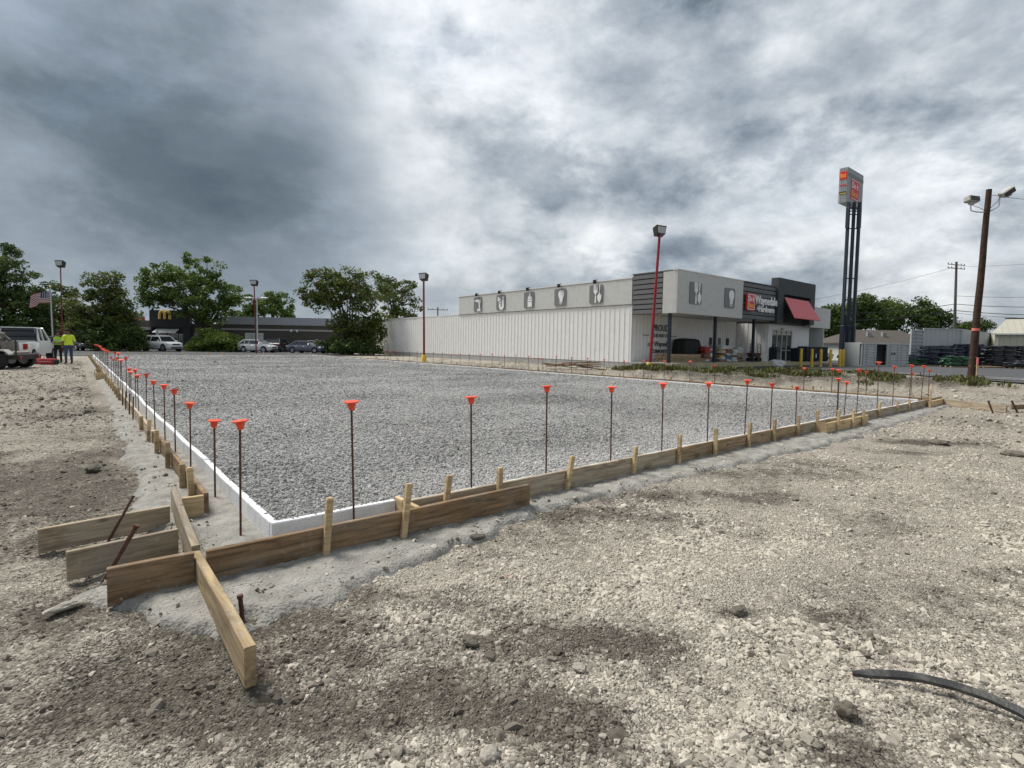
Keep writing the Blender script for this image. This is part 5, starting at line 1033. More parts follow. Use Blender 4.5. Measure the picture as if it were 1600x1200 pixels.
def cream_building():
    dep = 56; a = DP(1551, 578, dep); a.z = .2; t = thing('metal_building', 'cream metal-roofed building at the right edge behind the black bag stacks', 'building', a, -.60); ze = ztop(a, 521)-.2; zr = ztop(a, 497)-.2; LL = 24
    ribbed((0, 0), (LL, 0), 0, ze, (0, -1), .5, .04, .03).build('wall', M_CREAM, t); MB().box(0, .1, .13, 3.2, 0, ze).build('end_wall', M_CREAM, t)
    r = MB(); vs = [(-.35, -.35, ze), (LL, -.35, ze), (LL, 2.4, zr), (1.2, 2.4, zr)]; r.add(vs+[(x, y, z-.08) for x, y, z in vs], [(0, 1, 2, 3), (7, 6, 5, 4), (0, 4, 5, 1), (3, 2, 6, 7), (0, 3, 7, 4), (1, 5, 6, 2)]); rf = r.build('roof', M_CREAMR, t)
    q = MB(); n_ = 44
    for k in range(n_): x = .0+k*LL/n_; s = min(1, (x+.35)/1.55); q.tube([(x, -.36, ze+.02), (x, -.36+2.75*s, ze+.02+(zr-ze)*s)], .02, 4)
    q.build('roof_seam', M_CREAMR, rf); MB().box(1.1, LL, 2.38, 2.6, zr+.001, zr+.12).build('ridge_cap', M_NAVYT, rf); MB().box(-.36, LL, -.42, -.352, ze-.14, ze-.0).build('gutter', M_TRIM, rf); MB().add([(1.2, 2.61, zr-.01), (LL, 2.61, zr-.01), (LL, 5.2, ze), (1.2, 5.2, ze)], [(0, 1, 2, 3)]).build('roof_rear', M_CREAMR, rf)
cream_building()
M_SHING = mat('brown_shingle', (.085, .072, .062), .95, .25, 6., .4, bscale=20.); M_SHING2 = mat('grey_shingle', (.27, .265, .26), .95, .15, 6., .4); M_HOUSE = mat('house_siding_white', (.5, .5, .48), .7, .06)
def house(px0, px1, pyb, pye, pyr, rx0, rx1, dep, lb, rm, dormers=()):
    a = DP(px0, pyb, dep); a.z = 0.1; k = dep/FPX; t = thing('house', lb, 'house', a); L_ = (px1-px0)*k; ze = ztop(a, pye)-.1; zr = ztop(a, pyr)-.1; D = 8
    w_ = MB(); w_.box(0, L_, 0, .15, 0, ze); w_.box(0, .15, .151, D, 0, ze); w_.box(L_-.15, L_, .151, D, 0, ze); w_.box(.151, L_-.151, D-.15, D, 0, ze); w_.build('wall', M_HOUSE, t)
    q0, q1 = (rx0-px0)*k, (rx1-px0)*k; r = MB(); e = .4; vs = [(-e, -e, ze), (L_+e, -e, ze), (L_+e, D+e, ze), (-e, D+e, ze), (q0, D/2, zr), (q1, D/2, zr), (-e, -e, ze-.12), (L_+e, -e, ze-.12), (L_+e, D+e, ze-.12), (-e, D+e, ze-.12)]
    r.add(vs, [(0, 1, 5, 4), (1, 2, 5), (2, 3, 4, 5), (3, 0, 4), (0, 6, 7, 1), (1, 7, 8, 2), (2, 8, 9, 3), (3, 9, 6, 0), (6, 9, 8, 7)]); rf = r.build('roof', rm, t); MB().box(-e, L_+e, -e-.05, -e-.001, ze-.2, ze+.0).build('fascia_board', M_TRIM, rf)
    for x, z in dormers: MB().bbox(x*L_, x*L_+.5, 1.6, 2.0, ze+(zr-ze)*.45, ze+(zr-ze)*.45+.6, .02).build('roof_vent', M_SHING2, rf)
    n_ = max(2, int(L_/2.6))
    for i in range(n_):
        x = (i+.35)*L_/n_; wi = MB().box(x, x+1.0, -.04, -.001, .9, min(2.2, ze-.3)).build('window', M_TRIM, t); MB().box(x+.08, x+.92, -.055, -.041, 1.0, min(2.1, ze-.4)).build('pane', M_GLS, wi)
house(1325, 1445, 575, 535.5, 513, 1366, 1442, 64, 'low house with brown shingle roof behind the containers', M_SHING, ((.35, 0), (.55, 0)))
house(1262, 1308, 572, 536, 524, 1268, 1280, 72, 'pale grey-roofed house behind the storage cages', M_SHING2)

# ================================================================== LEFT SIDE: RESTAURANT
M_DARKW = mat('dark_brown_wall', (.085, .076, .067), .8, .12, 2., .15, bscale=30.); M_CHAR = mat('charcoal_tower', (.028, .03, .032), .7, .1); M_GBAND = mat('grey_metal_band', (.34, .365, .39), .5, .05); M_BANDL = mat('light_band', (.42, .41, .39), .6, .06); M_GOLD = mat('golden_sign', (.80, .55, .16), .45, .05)
def restaurant():
    dep = 69; L0 = DP(205, 551, dep); t = thing('restaurant_building', 'low dark fast food building with golden arches behind the trees', 'building', (L0.x, L0.y, 0), .02); k = dep/FPX; X = lambda px: (px-205)*k; Z = lambda py: ztop(Vector((L0.x, L0.y, 0)), py-(0)) 
    zt = ztop(DP(500, 550, dep), 497); zm = zt-1.0; ze = X(600)
    w_ = MB(); w_.box(X(238), ze, 0, .2, 0, zm); w_.box(ze-.2, ze, .201, 14, 0, zm); w_.box(X(150), X(237.9), 0, .2, 0, zm+.3); w_.box(X(150), ze-.21, 13.8, 14, 0, zm); w_.build('wall', M_DARKW, t)
    MB().box(X(345), ze+.1, -.12, .3, zm+.002, zt).build('roof_band', M_GBAND, t); MB().box(X(150), ze-.3, .31, 13.7, zm-.2, zm-.01).build('roof', M_ROOF, t)
    MB().box(X(345), ze+.02, -.06, -.002, 2.75, 2.95).build('wall_band', M_BANDL, t)
    z1 = ztop(DP(265, 550, dep), 485); MB().box(X(238.2), X(300), -.55, -.001, 2.9, z1).build('sign_tower', M_CHAR, t); MB().box(X(238.2), X(243), -.5, -.001, 0, 2.899).build('tower_pier', M_CHAR, t); MB().box(X(289), X(300), -.5, -.001, 0, 2.899).build('tower_pier', M_CHAR, t)
    # arches
    cx, cz, aw_, ah = X(262.5), ztop(DP(262, 550, dep), 499), 8.0*k, 12.6*k; ar = []
    for s_ in (-1, 1):
        pts = []
        for i in range(13):
            a = math.pi*i/12; pts.append((cx+s_*aw_/2+aw_/2*math.cos(a)*1., -.62, cz+ah*(math.sin(a)**.62)))
        MB().tube(pts, .17, 6).build('arch_sign', M_GOLD, t)
    for x0, x1 in ((247, 281), (330, 395)):
        q = MB(); 
        for i in range(12): 
            a = X(x0)+(X(x1)-X(x0))*i/12; q.add([(a, -1.2, 2.25), (a+.32, -1.2, 2.25), (a+.32, -.3, 2.75), (a, -.3, 2.75), (a, -1.2, 2.2), (a+.32, -1.2, 2.2), (a+.32, -.3, 2.7), (a, -.3, 2.7)], [(0, 1, 2, 3), (7, 6, 5, 4), (0, 4, 5, 1), (1, 5, 6, 2), (2, 6, 7, 3), (3, 7, 4, 0)])
        if x0 == 247: q.build('slatted_awning', M_TRIM, t)
    MB().box(X(225), X(240), -2.2, -.01, 2.55, 2.9).build('canopy', M_TRIM, t); MB().box(X(235), X(237), -2.1, -1.9, 0, 2.549).build('canopy_post', M_TRIM, t)
    for x0, x1, z0, z2 in ((243.5, 262, .9, 2.15), (264.5, 279, .1, 2.2), (281, 288, .9, 2.1), (302, 340, .9, 2.2)):
        wi = MB().box(X(x0), X(x1), -.05 if x0 > 300 else -.2, -.002, z0, z2).build('door' if x0 == 264.5 else 'window', M_ALU, t); yy = -.05 if x0 > 300 else -.2; n_ = max(1, int((x1-x0)/7))
        for i in range(n_): a = X(x0)+(X(x1)-X(x0))*(i+.08)/n_; b = X(x0)+(X(x1)-X(x0))*(i+.92)/n_; MB().box(a, b, yy-.012, yy-.001, z0+.1, z2-.1).build('pane', M_GLS, wi)
    ps = MB().box(X(382), X(410), -.1, -.02, .75, 2.4).build('poster_board', M_TRIM, t); MB().box(X(384), X(408), -.112, -.101, .85, 1.35).build('poster_print', mat('poster_brown', (.40, .16, .06), .5, .5, 2.5), ps); MB().box(X(384), X(408), -.112, -.101, 1.36, 2.3).build('poster_print', mat('poster_pale', (.6, .64, .62), .5, .3, 2.), ps)
    for px in (454, 463): MB().bbox(X(px)-.12, X(px)+.12, -.25, -.065, 2.6, 2.95, .03).build('wall_lamp', M_TRIM, t)
restaurant()
t = thing('parking_sign', 'small white parking sign on a post left of the restaurant door', 'sign', (lambda q: (q.x, q.y, .05))(DP(247, 552, 62))); MB().tube([(0, 0, 0), (0, 0, 2.5)], .03, 6).build('post', M_ALU, t); sg = MB().bbox(-.16, .16, -.04, -.031, 1.75, 2.4, .004).build('plate', M_WHT, t); MB().box(-.05, .0, -.048, -.041, 1.9, 2.25).build('plate_symbol', M_TXT, sg)
# small shop with a red band behind the workers
def gas_shop():
    dep = 86; a = DP(60, 552, dep); t = thing('corner_shop', 'pale green building with red band seen between the left trees', 'building', (a.x, a.y, 0)); k = dep/FPX; zt = ztop(a, 490); zb = ztop(a, 505)
    MB().box(0, 110*k, 0, 8, 0, zb-.4).build('wall', mat('pale_green_wall', (.5, .58, .55), .7, .06), t); MB().box(-.4, 112*k, -.5, 8.4, zb-.399, zt).build('red_band', mat('signal_red', (.55, .03, .03), .5, .06), t); MB().box(-.42, 112*k, -.52, -.501, zb-.1, zb+.15).build('white_stripe', M_TRIM, t)
    for i in range(6): MB().box((8+i*17)*k, (20+i*17)*k, -.03, -.001, .7, 2.5).build('window', M_GLS, t)
gas_shop()

# ================================================================== TREES
M_BARK = mat('bark', (.055, .043, .034), .95, .3, 8., .6)
M_LEAF = [leaf_mat('leaf_mid', (.042, .078, .02), (.20, .29, .06)), leaf_mat('leaf_dark', (.03, .054, .017), (.135, .195, .047)), leaf_mat('leaf_olive', (.046, .066, .019), (.185, .225, .052)), leaf_mat('leaf_bush', (.06, .10, .022), (.24, .31, .06))]
def leaves_mesh(C, rad, nper, ls, m, seed, droop=.3, thin=None):
    rg = np.random.default_rng(seed); nper = int(nper*1.25); n_ = len(C)*nper; ci = np.repeat(np.arange(len(C)), nper)
    d = rg.normal(0, 1, (n_, 3)); d /= np.linalg.norm(d, axis=1)[:, None]; d *= (rg.random(n_)**.45)[:, None]
    p = C[ci]+d*rad[ci][:, None]*np.array([1.15, 1.15, .75]); p[:, 2] -= droop*rad[ci]*rg.random(n_)**2*.5
    L_ = ls*.88*rg.choice([.55, .8, 1., 1.3, 1.7], n_)*rg.uniform(.8, 1.2, n_); ax = rg.normal(0, 1, (n_, 3)); ax[:, 2] *= .55; ax /= np.linalg.norm(ax, axis=1)[:, None]
    b = rg.normal(0, 1, (n_, 3)); b -= ax*np.sum(ax*b, 1)[:, None]; b /= np.linalg.norm(b, axis=1)[:, None]; nrm = np.cross(ax, b)
    V = np.stack([p-ax*L_[:, None]*.5, p+b*L_[:, None]*.3+nrm*L_[:, None]*.08, p+ax*L_[:, None]*.5, p-b*L_[:, None]*.3+nrm*L_[:, None]*.08], 1).reshape(-1, 3)
    F = np.arange(n_*4).reshape(-1, 4); me = np_mesh('crown', V, F, m, False)
    tn = np.clip(rg.normal(.45, .22, n_)+rg.normal(0, .13, len(C))[ci], 0, 1); set_attr(me, 'tone', np.repeat(tn, 4)); return me
def tree(label, blobs, base_px, dep, nclu, nper, ls, m, seed, name='broadleaf_tree', cr_=(.42, .92), trunk_r=.22, nb=16, group='trees', droop=.3, spread=.5, forks=1.):
    rg = np.random.default_rng(seed); k = dep/FPX; B0 = DP(base_px[0], base_px[1], dep); B0.z = 0.; t = thing(name, label, 'bush' if name == 'bush' else 'tree', B0, 0, group)
    wts = np.array([b[2]*b[3] for b in blobs], float); wts /= wts.sum(); C = []; RR_ = []
    for _ in range(nclu):
        b = blobs[rg.choice(len(blobs), p=wts)]; c_ = DP(b[0], b[1], dep)-B0; d = rg.normal(0, 1, 3); d /= np.linalg.norm(d); r = rg.random()**.40
        C.append((c_.x+d[0]*r*b[2]*k, c_.y+d[1]*r*b[2]*k*.85, max(.4, c_.z+d[2]*r*b[3]*k))); RR_.append(rg.uniform(*cr_))
    C = np.array(C); RR_ = np.array(RR_); link('crown', leaves_mesh(C, RR_, nper, ls, m, seed, droop), t)
    q = MB(); zmin = C[:, 2].min(); fk = Vector((0, 0, max(.4, zmin*.75*forks))); q.tube([(0, 0, -.3), fk*.5+Vector((jit(.1), jit(.1), 0)), fk], [trunk_r*1.25, trunk_r, trunk_r*.85], 9)
    for i in rg.choice(len(C), min(nb, len(C)), replace=False):
        e = Vector(C[i]); mid = fk.lerp(e, .5)+Vector((jit(.3), jit(.3), .35*(e-fk).length*.3)); r0 = trunk_r*.5; q.tube([fk-Vector((0, 0, .1)), mid, e], [r0, r0*.55, .025], 5)
        for j in range(3):
            cands = np.argsort(np.linalg.norm(C-np.array(mid), axis=1))[:6]; e2 = Vector(C[rg.choice(cands)]); q.tube([mid.lerp(e, .3*j), e2], [r0*.4, .015], 4)
    q.build('trunk', M_BARK, t, True); return t
tree('broad tall tree in front of the golden arches', [(255,440,38,36),(300,425,48,32),(340,455,34,32),(305,472,54,30),(230,450,24,26),(335,495,30,20),(235,470,22,16),(365,470,10,14)], (322, 552), 64, 190, 70, .30, M_LEAF[0], 101, trunk_r=.28, nb=26)
tree('ragged dark tree at the end of the white store wall', [(545,490,46,44),(575,455,42,34),(520,450,40,28),(492,460,24,22),(560,525,42,24),(500,425,22,12),(585,500,20,34),(545,430,26,14)], (548, 554), 60, 190, 80, .27, M_LEAF[2], 102, trunk_r=.25, nb=24)
tree('loose tree rising behind the end of the store roof', [(615,465,26,26),(635,450,16,18),(600,440,18,14),(645,480,14,18),(620,490,30,14)], (618, 552), 80, 90, 60, .30, M_LEAF[2], 103, nb=16)
tree('rounded tree behind the flat restaurant roof', [(425,478,32,22),(400,472,22,18),(450,490,16,16),(390,495,24,14)], (425, 550), 92, 100, 70, .36, M_LEAF[0], 104, nb=12)
tree('middle tree with brownish crown right of the flagpole', [(165,455,34,26),(150,485,40,28),(185,490,34,30),(160,510,46,24),(175,430,16,12),(125,500,16,22)], (168, 552), 57, 170, 70, .27, M_LEAF[2], 105, trunk_r=.24, nb=20)
tree('tall dark tree at the left edge behind the truck', [(15,420,36,34),(30,460,50,38),(5,480,44,44),(60,480,36,30),(-30,440,44,52),(40,505,50,22),(15,390,18,12)], (20, 552), 62, 230, 75, .28, M_LEAF[1], 106, trunk_r=.3, nb=20)
tree('smaller tree between the flag and the red parking light', [(85,470,30,30),(105,455,14,18),(75,505,30,26),(110,500,16,22)], (88, 552), 72, 100, 70, .30, M_LEAF[1], 107, nb=12)
tree('dark evergreen shrub mass right of the workers', [(170,535,48,18),(180,520,40,16),(150,525,30,18),(205,530,24,20)], (172, 553), 56, 150, 90, .24, M_LEAF[1], 108, 'bush', trunk_r=.12, nb=6, group='shrubs', cr_=(.5, .9))
tree('rounded green bush between the white SUV and white hatchback', [(340,535,38,16),(335,525,26,13),(365,538,18,13),(310,542,18,10)], (340, 553), 61, 120, 95, .22, M_LEAF[3], 109, 'bush', trunk_r=.1, nb=6, group='shrubs', cr_=(.4, .75))
tree('dark low shrub at the foot of the ragged tree', [(545,543,36,11),(520,538,22,12),(580,545,24,9)], (545, 555), 58, 100, 80, .22, M_LEAF[1], 110, 'bush', trunk_r=.1, nb=5, group='shrubs', cr_=(.4, .7))
for i, (bl, bx, dep, lb, m) in enumerate((([(1340,490,30,26),(1325,505,24,24),(1355,475,20,16)], 1338, 110, 'dark tree directly behind the pylon posts', 1), ([(1435,500,44,26),(1420,488,30,18),(1465,500,26,18),(1440,478,20,10)], 1435, 105, 'wide dark tree above the brown roofed house', 1), ([(1390,490,22,20),(1380,505,30,20)], 1385, 112, 'loose tree between the pylon and the wide dark tree', 0), ([(1300,500,22,20),(1290,515,20,20)], 1296, 95, 'dark tree between the store and the pylon', 1), ([(1515,512,22,8),(1535,508,12,8),(1505,518,10,8)], 1515, 140, 'low far tree behind the leaning pole', 1))):
    tree(lb, bl, (bx, 556), dep, 110, 70, .42, M_LEAF[m], 120+i, nb=10, cr_=(.9, 1.7))
# far wood that closes the horizon
def far_wood():
    rg = np.random.default_rng(5); C = []; 
    for px in np.linspace(-420, 2020, 560):
        dep = 170+rg.uniform(-12, 12); q = DP(px, 553, dep)
        for _ in range(2): C.append((q.x+rg.normal(0, 2), q.y+rg.normal(0, 6), rg.uniform(.8, 5.5)))
    C = np.array(C); o = link('far_wood', leaves_mesh(C, rg.uniform(1.8, 3.2, len(C)), 55, 1.0, M_LEAF[1], 77)); tag(o, 'low dark line of distant trees along the horizon', 'woodland', kind='stuff')
far_wood()
# weeds on the bank
def weeds():
    rg = np.random.default_rng(9); x = rg.uniform(4, 22, 90000); y = rg.uniform(19, 33.5, 90000); ld = lotd(x, y); cl = fbm(x*.7, y*.7, 3, 201)+.35*(fbm(x*2.2, y*2.2, 3, 205)-.5)
    ok = (bank(x, y)*sstep(.52, .70, cl) > rg.random(len(x))*1.35) & ((x-P.x)*UB.x+(y-P.y)*UB.y > -3.5); x, y = x[ok], y[ok]; z = hgt(x, y); n_ = len(x)
    h = rg.uniform(.05, .2, n_)*(1+.9*sstep(.55, .72, cl[ok])); an = rg.uniform(0, 6.28, n_); ln = rg.uniform(.1, .8, n_)*h; w_ = rg.uniform(.02, .06, n_); p = np.stack([x, y, z-.02], -1); u = np.stack([np.cos(an), np.sin(an), 0*an], -1); v = np.stack([-np.sin(an), np.cos(an), 0*an], -1)
    V = np.stack([p-u*w_[:, None]*.4, p+v*ln[:, None]*.4+np.stack([0*h, 0*h, h*.6], -1)+u*w_[:, None], p+v*ln[:, None]+np.stack([0*h, 0*h, h], -1), p+v*ln[:, None]*.4+np.stack([0*h, 0*h, h*.6], -1)-u*w_[:, None]], 1).reshape(-1, 3)
    me = np_mesh('weeds', V, np.arange(n_*4).reshape(-1, 4), leaf_mat('weed_leaf', (.06, .06, .025), (.19, .20, .065)), False); set_attr(me, 'tone', np.repeat(np.clip(rg.normal(.45, .25, n_), 0, 1), 4)); tag(link('weeds', me), 'green weeds growing on the dirt bank before the store', 'weeds', kind='stuff')
weeds()
# scrap heap by the store wall
t = thing('scrap_boards', 'heap of dark scrap boards on the dirt before the white store wall', 'scrap', G(893, 574.5, .1))
for i in range(14):
    o = link('scrap_board', plank_mesh(random.uniform(.8, 2.6), .12, .04, M_WOOD3, 200+i), t); o.location = (jit(1.3)-.6, jit(.4), .05+.02*i); o.rotation_euler = (R(90)+jit(.3), jit(.15), jit(.6))

# ================================================================== CARS
M_TYRE = mat('tyre_rubber', (.018, .018, .019), .85, .2, 8.); M_RIM = mat('rim_alloy', (.35, .36, .37), .35, .1, metal=.7); M_CGL = glass_mat('car_glass', (.014, .018, .022), .06); M_HL = mat('headlamp', (.55, .57, .58), .2, .1); M_TL = mat('tail_lamp', (.35, .02, .02), .3, .1); M_PLAS = mat('black_plastic', (.02, .02, .022), .6, .1)
def paint(name, c): 
    m = mat(name, c, .28, .03, 2., spec=.6, dirt=.08, dirt_sheen_c=(.3, .29, .27)); m.node_tree.nodes['Principled BSDF'].inputs['Coat Weight'].default_value = .5; return m
def car(label, loc, rz, m, kind='sedan', group='parked cars', name='parked_car'):
    # local +X forward
    t = thing(name, label, 'car', loc, rz, group)
    if kind == 'suv': L_, W, Hh, hood, belt, c0, c1, c2, c3 = 4.7, 1.86, 1.70, 1.08, 1.08, 1.15, .45, -1.55, -2.1
    elif kind == 'hatch': L_, W, Hh, hood, belt, c0, c1, c2, c3 = 4.25, 1.76, 1.48, .92, .96, 1.05, .25, -1.30, -1.95
    else: L_, W, Hh, hood, belt, c0, c1, c2, c3 = 4.75, 1.80, 1.44, .90, .94, 1.00, .30, -1.05, -1.85
    h = L_/2; w_ = W/2; zb = .24 if kind != 'suv' else .30; wr = .33 if kind != 'suv' else .38; xw = (h-.88, -h+.92)
    stn = [(-h, zb+.28, belt-.22, .78), (-h+.06, zb+.1, belt-.08, .90), (-h+.25, zb, belt, .97), (c3+.1 if c3+.1 > -h+.3 else -h+.3, zb, belt+.01, 1.), (-.5, zb, belt, 1.), (c0-.1, zb, belt-.01, 1.), (c0+.25, zb, hood, .99), (h-.45, zb, hood-.08, .96), (h-.12, zb+.02, hood-.2, .88), (h, zb+.15, hood-.36, .74)]
    secs = []
    for x, z0, z1, k in stn:
        ww = w_*k; mz = z0+(z1-z0)*.45
        secs.append([(x, -ww*.92, z0), (x, ww*.92, z0), (x, ww, z0+.1), (x, ww*1.0, mz), (x, ww*.97, z1-.10), (x, ww*.90, z1), (x, -ww*.90, z1), (x, -ww*.97, z1-.10), (x, -ww*1.0, mz), (x, -ww, z0+.1)])
    body = MB().loft(secs).build('body', m, t, True)
    # cabin: glasshouse with roof and pillars
    bw, tw = w_*.90, w_*.70; zr = Hh-.05
    lo = [(c0, bw), (c3, bw)]; hi = [(c1, tw), (c2, tw)]
    g = MB(); g.add([(c0, -bw, belt-.02), (c0, bw, belt-.02), (c3, bw, belt-.02), (c3, -bw, belt-.02), (c1, -tw, zr), (c1, tw, zr), (c2, tw, zr), (c2, -tw, zr)], [(0, 1, 5, 4), (2, 3, 7, 6), (1, 2, 6, 5), (3, 0, 4, 7)]); g.build('windows', M_CGL, t)
    rf = MB(); e = .02; pts = []
    for x, y in ((c1+.12, tw+.02), (c1-.25, tw+.03), (c2+.2, tw+.03), (c2-.1, tw+.01)): pts.append((x, y))
    rf.loft([[(x, -y, zr-.05), (x, -y*.96, zr+.01), (x, -y*.6, zr+.05), (x, y*.6, zr+.05), (x, y*.96, zr+.01), (x, y, zr-.05)] for x, y in pts]); rf.build('roof', m, t, True)
    p = MB()
    for s_ in (-1, 1):
        p.tube([(c0, s_*bw, belt-.03), (c1+.05, s_*tw, zr)], .045, 5); p.tube([(c3, s_*bw, belt-.03), (c2-.03, s_*tw, zr)], .07, 5); xm = (c1+c2)/2-.05; p.tube([(xm-.05, s_*(bw+.005), belt-.03), (xm, s_*(tw+.01), zr)], .04, 5)
        p.tube([(c2+.12-.3*(kind == 'sedan'), s_*(bw+.005), belt-.03), (c2+.12, s_*(tw+.01), zr)], .045, 5)
        if kind == 'suv': p.tube([(c1-.1, s_*tw*.9, zr+.09), (c2+.1, s_*tw*.9, zr+.09)], .025, 5)
    p.build('pillars', m, t)
    for s_ in (-1, 1):
        for x in xw:
            wt = MB(); wt.tube([(x, s_*(w_-.20), wr), (x, s_*(w_+.012), wr)], wr, 20); wl = wt.build('wheel', M_TYRE, t, True); MB().tube([(x, s_*(w_+.0), wr), (x, s_*(w_+.02), wr)], wr*.64, 14).build('rim', M_RIM, wl)
            q = MB(); q.lathe([(wr+.07, -.012), (wr+.07, .012)], 20); a = q.build('wheel_arch', M_PLAS, t); a.rotation_euler = (R(90), 0, 0); a.location = (x, s_*(w_*.985), wr+.02)
        MB().bbox(h-.62, h-.14, min(s_*.46*W, s_*.30*W), max(s_*.46*W, s_*.30*W), hood-.34, hood-.17, .04).build('headlight', M_HL, t); MB().bbox(-h-.01, -h+.2, min(s_*.45*W, s_*.30*W), max(s_*.45*W, s_*.30*W), belt-.32, belt-.12, .03).build('tail_light', M_TL, t)
        MB().bbox(c0-.35, c0-.12, min(s_*(w_+.0), s_*(w_+.16)), max(s_*(w_), s_*(w_+.16)), belt+.0, belt+.15, .04).build('mirror', m, t)
        for dx in (.1, -.85): MB().bbox((c1+c2)/2+dx+.2, (c1+c2)/2+dx+.42, min(s_*(w_-.01), s_*(w_+.025)), max(s_*(w_-.01), s_*(w_+.025)), belt-.2, belt-.16, .01).build('door_handle', m, t)
    MB().bbox(h-.2, h-.0, -.42, .42, hood-.40, hood-.22, .03).build('grille', M_PLAS, t); MB().bbox(h-.12, h+.01, -.6, .6, zb+.08, zb+.22, .03).build('bumper_intake', M_PLAS, t); MB().box(-h-.035, -h-.01, -.26, .26, belt-.42, belt-.28).build('number_plate', M_WHT, t)
    return t
def carpos(px, dep): q = DP(px, 552, dep); return (q.x, q.y, .056)
car('white SUV parked before the restaurant door', carpos(253, 58), R(-22), paint('white_paint', (.62, .62, .62)), 'suv'); car('white hatchback behind the red parking light', carpos(403, 61), R(-8), paint('white_paint', (.62, .62, .62)), 'hatch')
car('dark SUV seen from behind, between the white hatchback and the blue-grey sedan', carpos(434, 66), R(98), paint('black_paint', (.02, .022, .028)), 'suv'); car('blue-grey sedan left of the ragged dark tree', carpos(481, 62), R(-14), paint('bluegrey_paint', (.09, .11, .145)), 'sedan'); car('white car half hidden by the ragged dark tree', carpos(500, 66.5), R(-12), paint('white_paint', (.62, .62, .62)), 'hatch')
car('black car parked right of the workers', carpos(125, 55), R(-30), paint('black_paint', (.02, .022, .028)), 'sedan'); car('silver car glimpsed between the two workers', carpos(82, 58), R(-40), paint('silver_paint', (.35, .36, .37)), 'sedan'); car('dark car in the shade at the end of the store wall', carpos(580, 68), R(-10), paint('black_paint', (.02, .022, .028)), 'sedan'); car('silver car behind the storage cages at the store front', (lambda q: (q.x, q.y, .21))(DP(1262, 560, 60)), R(170), paint('silver_paint', (.35, .36, .37)), 'sedan')
car('dark car between the pylon and the brown roofed house', (lambda q: (q.x, q.y, .21))(DP(1339, 566, 66)), R(175), paint('black_paint', (.02, .022, .028)), 'sedan')

# ================================================================== TRUCK, TRAILER, WORKERS
M_TRW = paint('truck_white', (.82, .82, .81)); M_TRD = mat('trailer_dark', (.03, .028, .026), .7, .3, 4., dirt=.4, dirt_sheen_c=(.12, .10, .08)); M_MUDM = mat('muddy_metal', (.20, .18, .15), .8, .3, 5., dirt=.5, dirt_sheen_c=(.12, .10, .08))
def pickup():
    b = DP(34, 566, 29); b.z = 0; t = thing('pickup_truck', 'white pickup truck parked behind the trailer at left', 'truck', b, R(118)) # local +X forward
    Wd = .95; q = MB()
    secs = []
    for x, z1, k in ((-2.75, 1.05, .97), (-2.7, 1.12, 1), (-.6, 1.14, 1)): secs.append([(x, -Wd*k, .55), (x, Wd*k, .55), (x, Wd*k, z1-.05), (x, Wd*k*.96, z1), (x, -Wd*k*.96, z1), (x, -Wd*k, z1-.05)])
    q.loft(secs).build('bed', M_TRW, t, True); MB().bbox(-2.6, -.7, -Wd*.8, Wd*.8, 1.0, 1.143, .01).build('bed_floor', M_PLAS, t)
    c_ = MB(); c_.loft([[(x, -Wd*k, .5), (x, Wd*k, .5), (x, Wd*k, z1-.06), (x, Wd*k*.95, z1), (x, -Wd*k*.95, z1), (x, -Wd*k, z1-.06)] for x, z1, k in ((-.58, 1.2, 1), (1.35, 1.2, 1), (1.5, 1.16, .99), (2.6, 1.08, .96), (2.75, .95, .9))]).build('cab', M_TRW, t, True)
    MB().add([(1.35, -.86, 1.18), (1.35, .86, 1.18), (-.52, .86, 1.18), (-.52, -.86, 1.18), (.75, -.68, 1.9), (.75, .68, 1.9), (-.36, .7, 1.9), (-.36, -.7, 1.9)], [(0, 1, 5, 4), (2, 3, 7, 6), (1, 2, 6, 5), (3, 0, 4, 7)]).build('windows', M_CGL, t)
    MB().loft([[(x, -y, 1.86), (x, -y*.95, 1.93), (x, y*.95, 1.93), (x, y, 1.86)] for x, y in ((.85, .7), (.4, .74), (-.2, .75), (-.42, .72))]).build('roof', M_TRW, t, True); p = MB()
    for s_ in (-1, 1): p.tube([(1.36, s_*.88, 1.17), (.8, s_*.7, 1.9)], .05, 5); p.tube([(-.54, s_*.88, 1.17), (-.38, s_*.72, 1.9)], .075, 5); p.tube([(.35, s_*.87, 1.17), (.3, s_*.72, 1.9)], .045, 5)
    p.build('pillars', M_TRW, t)
    for s_ in (-1, 1):
        for x in (-1.7, 1.85): wl = MB().tube([(x, s_*.68, .39), (x, s_*.97, .39)], .39, 18).build('wheel', M_TYRE, t, True); MB().tube([(x, s_*.96, .39), (x, s_*.98, .39)], .23, 12).build('rim', M_RIM, wl)
        MB().bbox(-2.78, -2.6, min(s_*.8, s_*.96), max(s_*.8, s_*.96), .75, 1.05, .02).build('tail_light', M_TL, t)
    MB().bbox(-2.92, -2.74, -.92, .92, .48, .66, .04).build('rear_bumper', M_PLAS, t); rk = MB()
    for s_ in (-1, 1): rk.tube([(-.66, s_*.8, 1.14), (-.66, s_*.8, 1.85)], .03, 6)
    rk.tube([(-.66, -.8, 1.85), (-.66, .8, 1.85)], .03, 6); rk.tube([(-.66, -.8, 1.5), (-.66, .8, 1.5)], .025, 6); rk.build('headache_rack', M_PLAS, t); MB().box(-2.762, -2.751, -.3, .3, .72, .86).build('number_plate', M_WHT, t)
pickup()
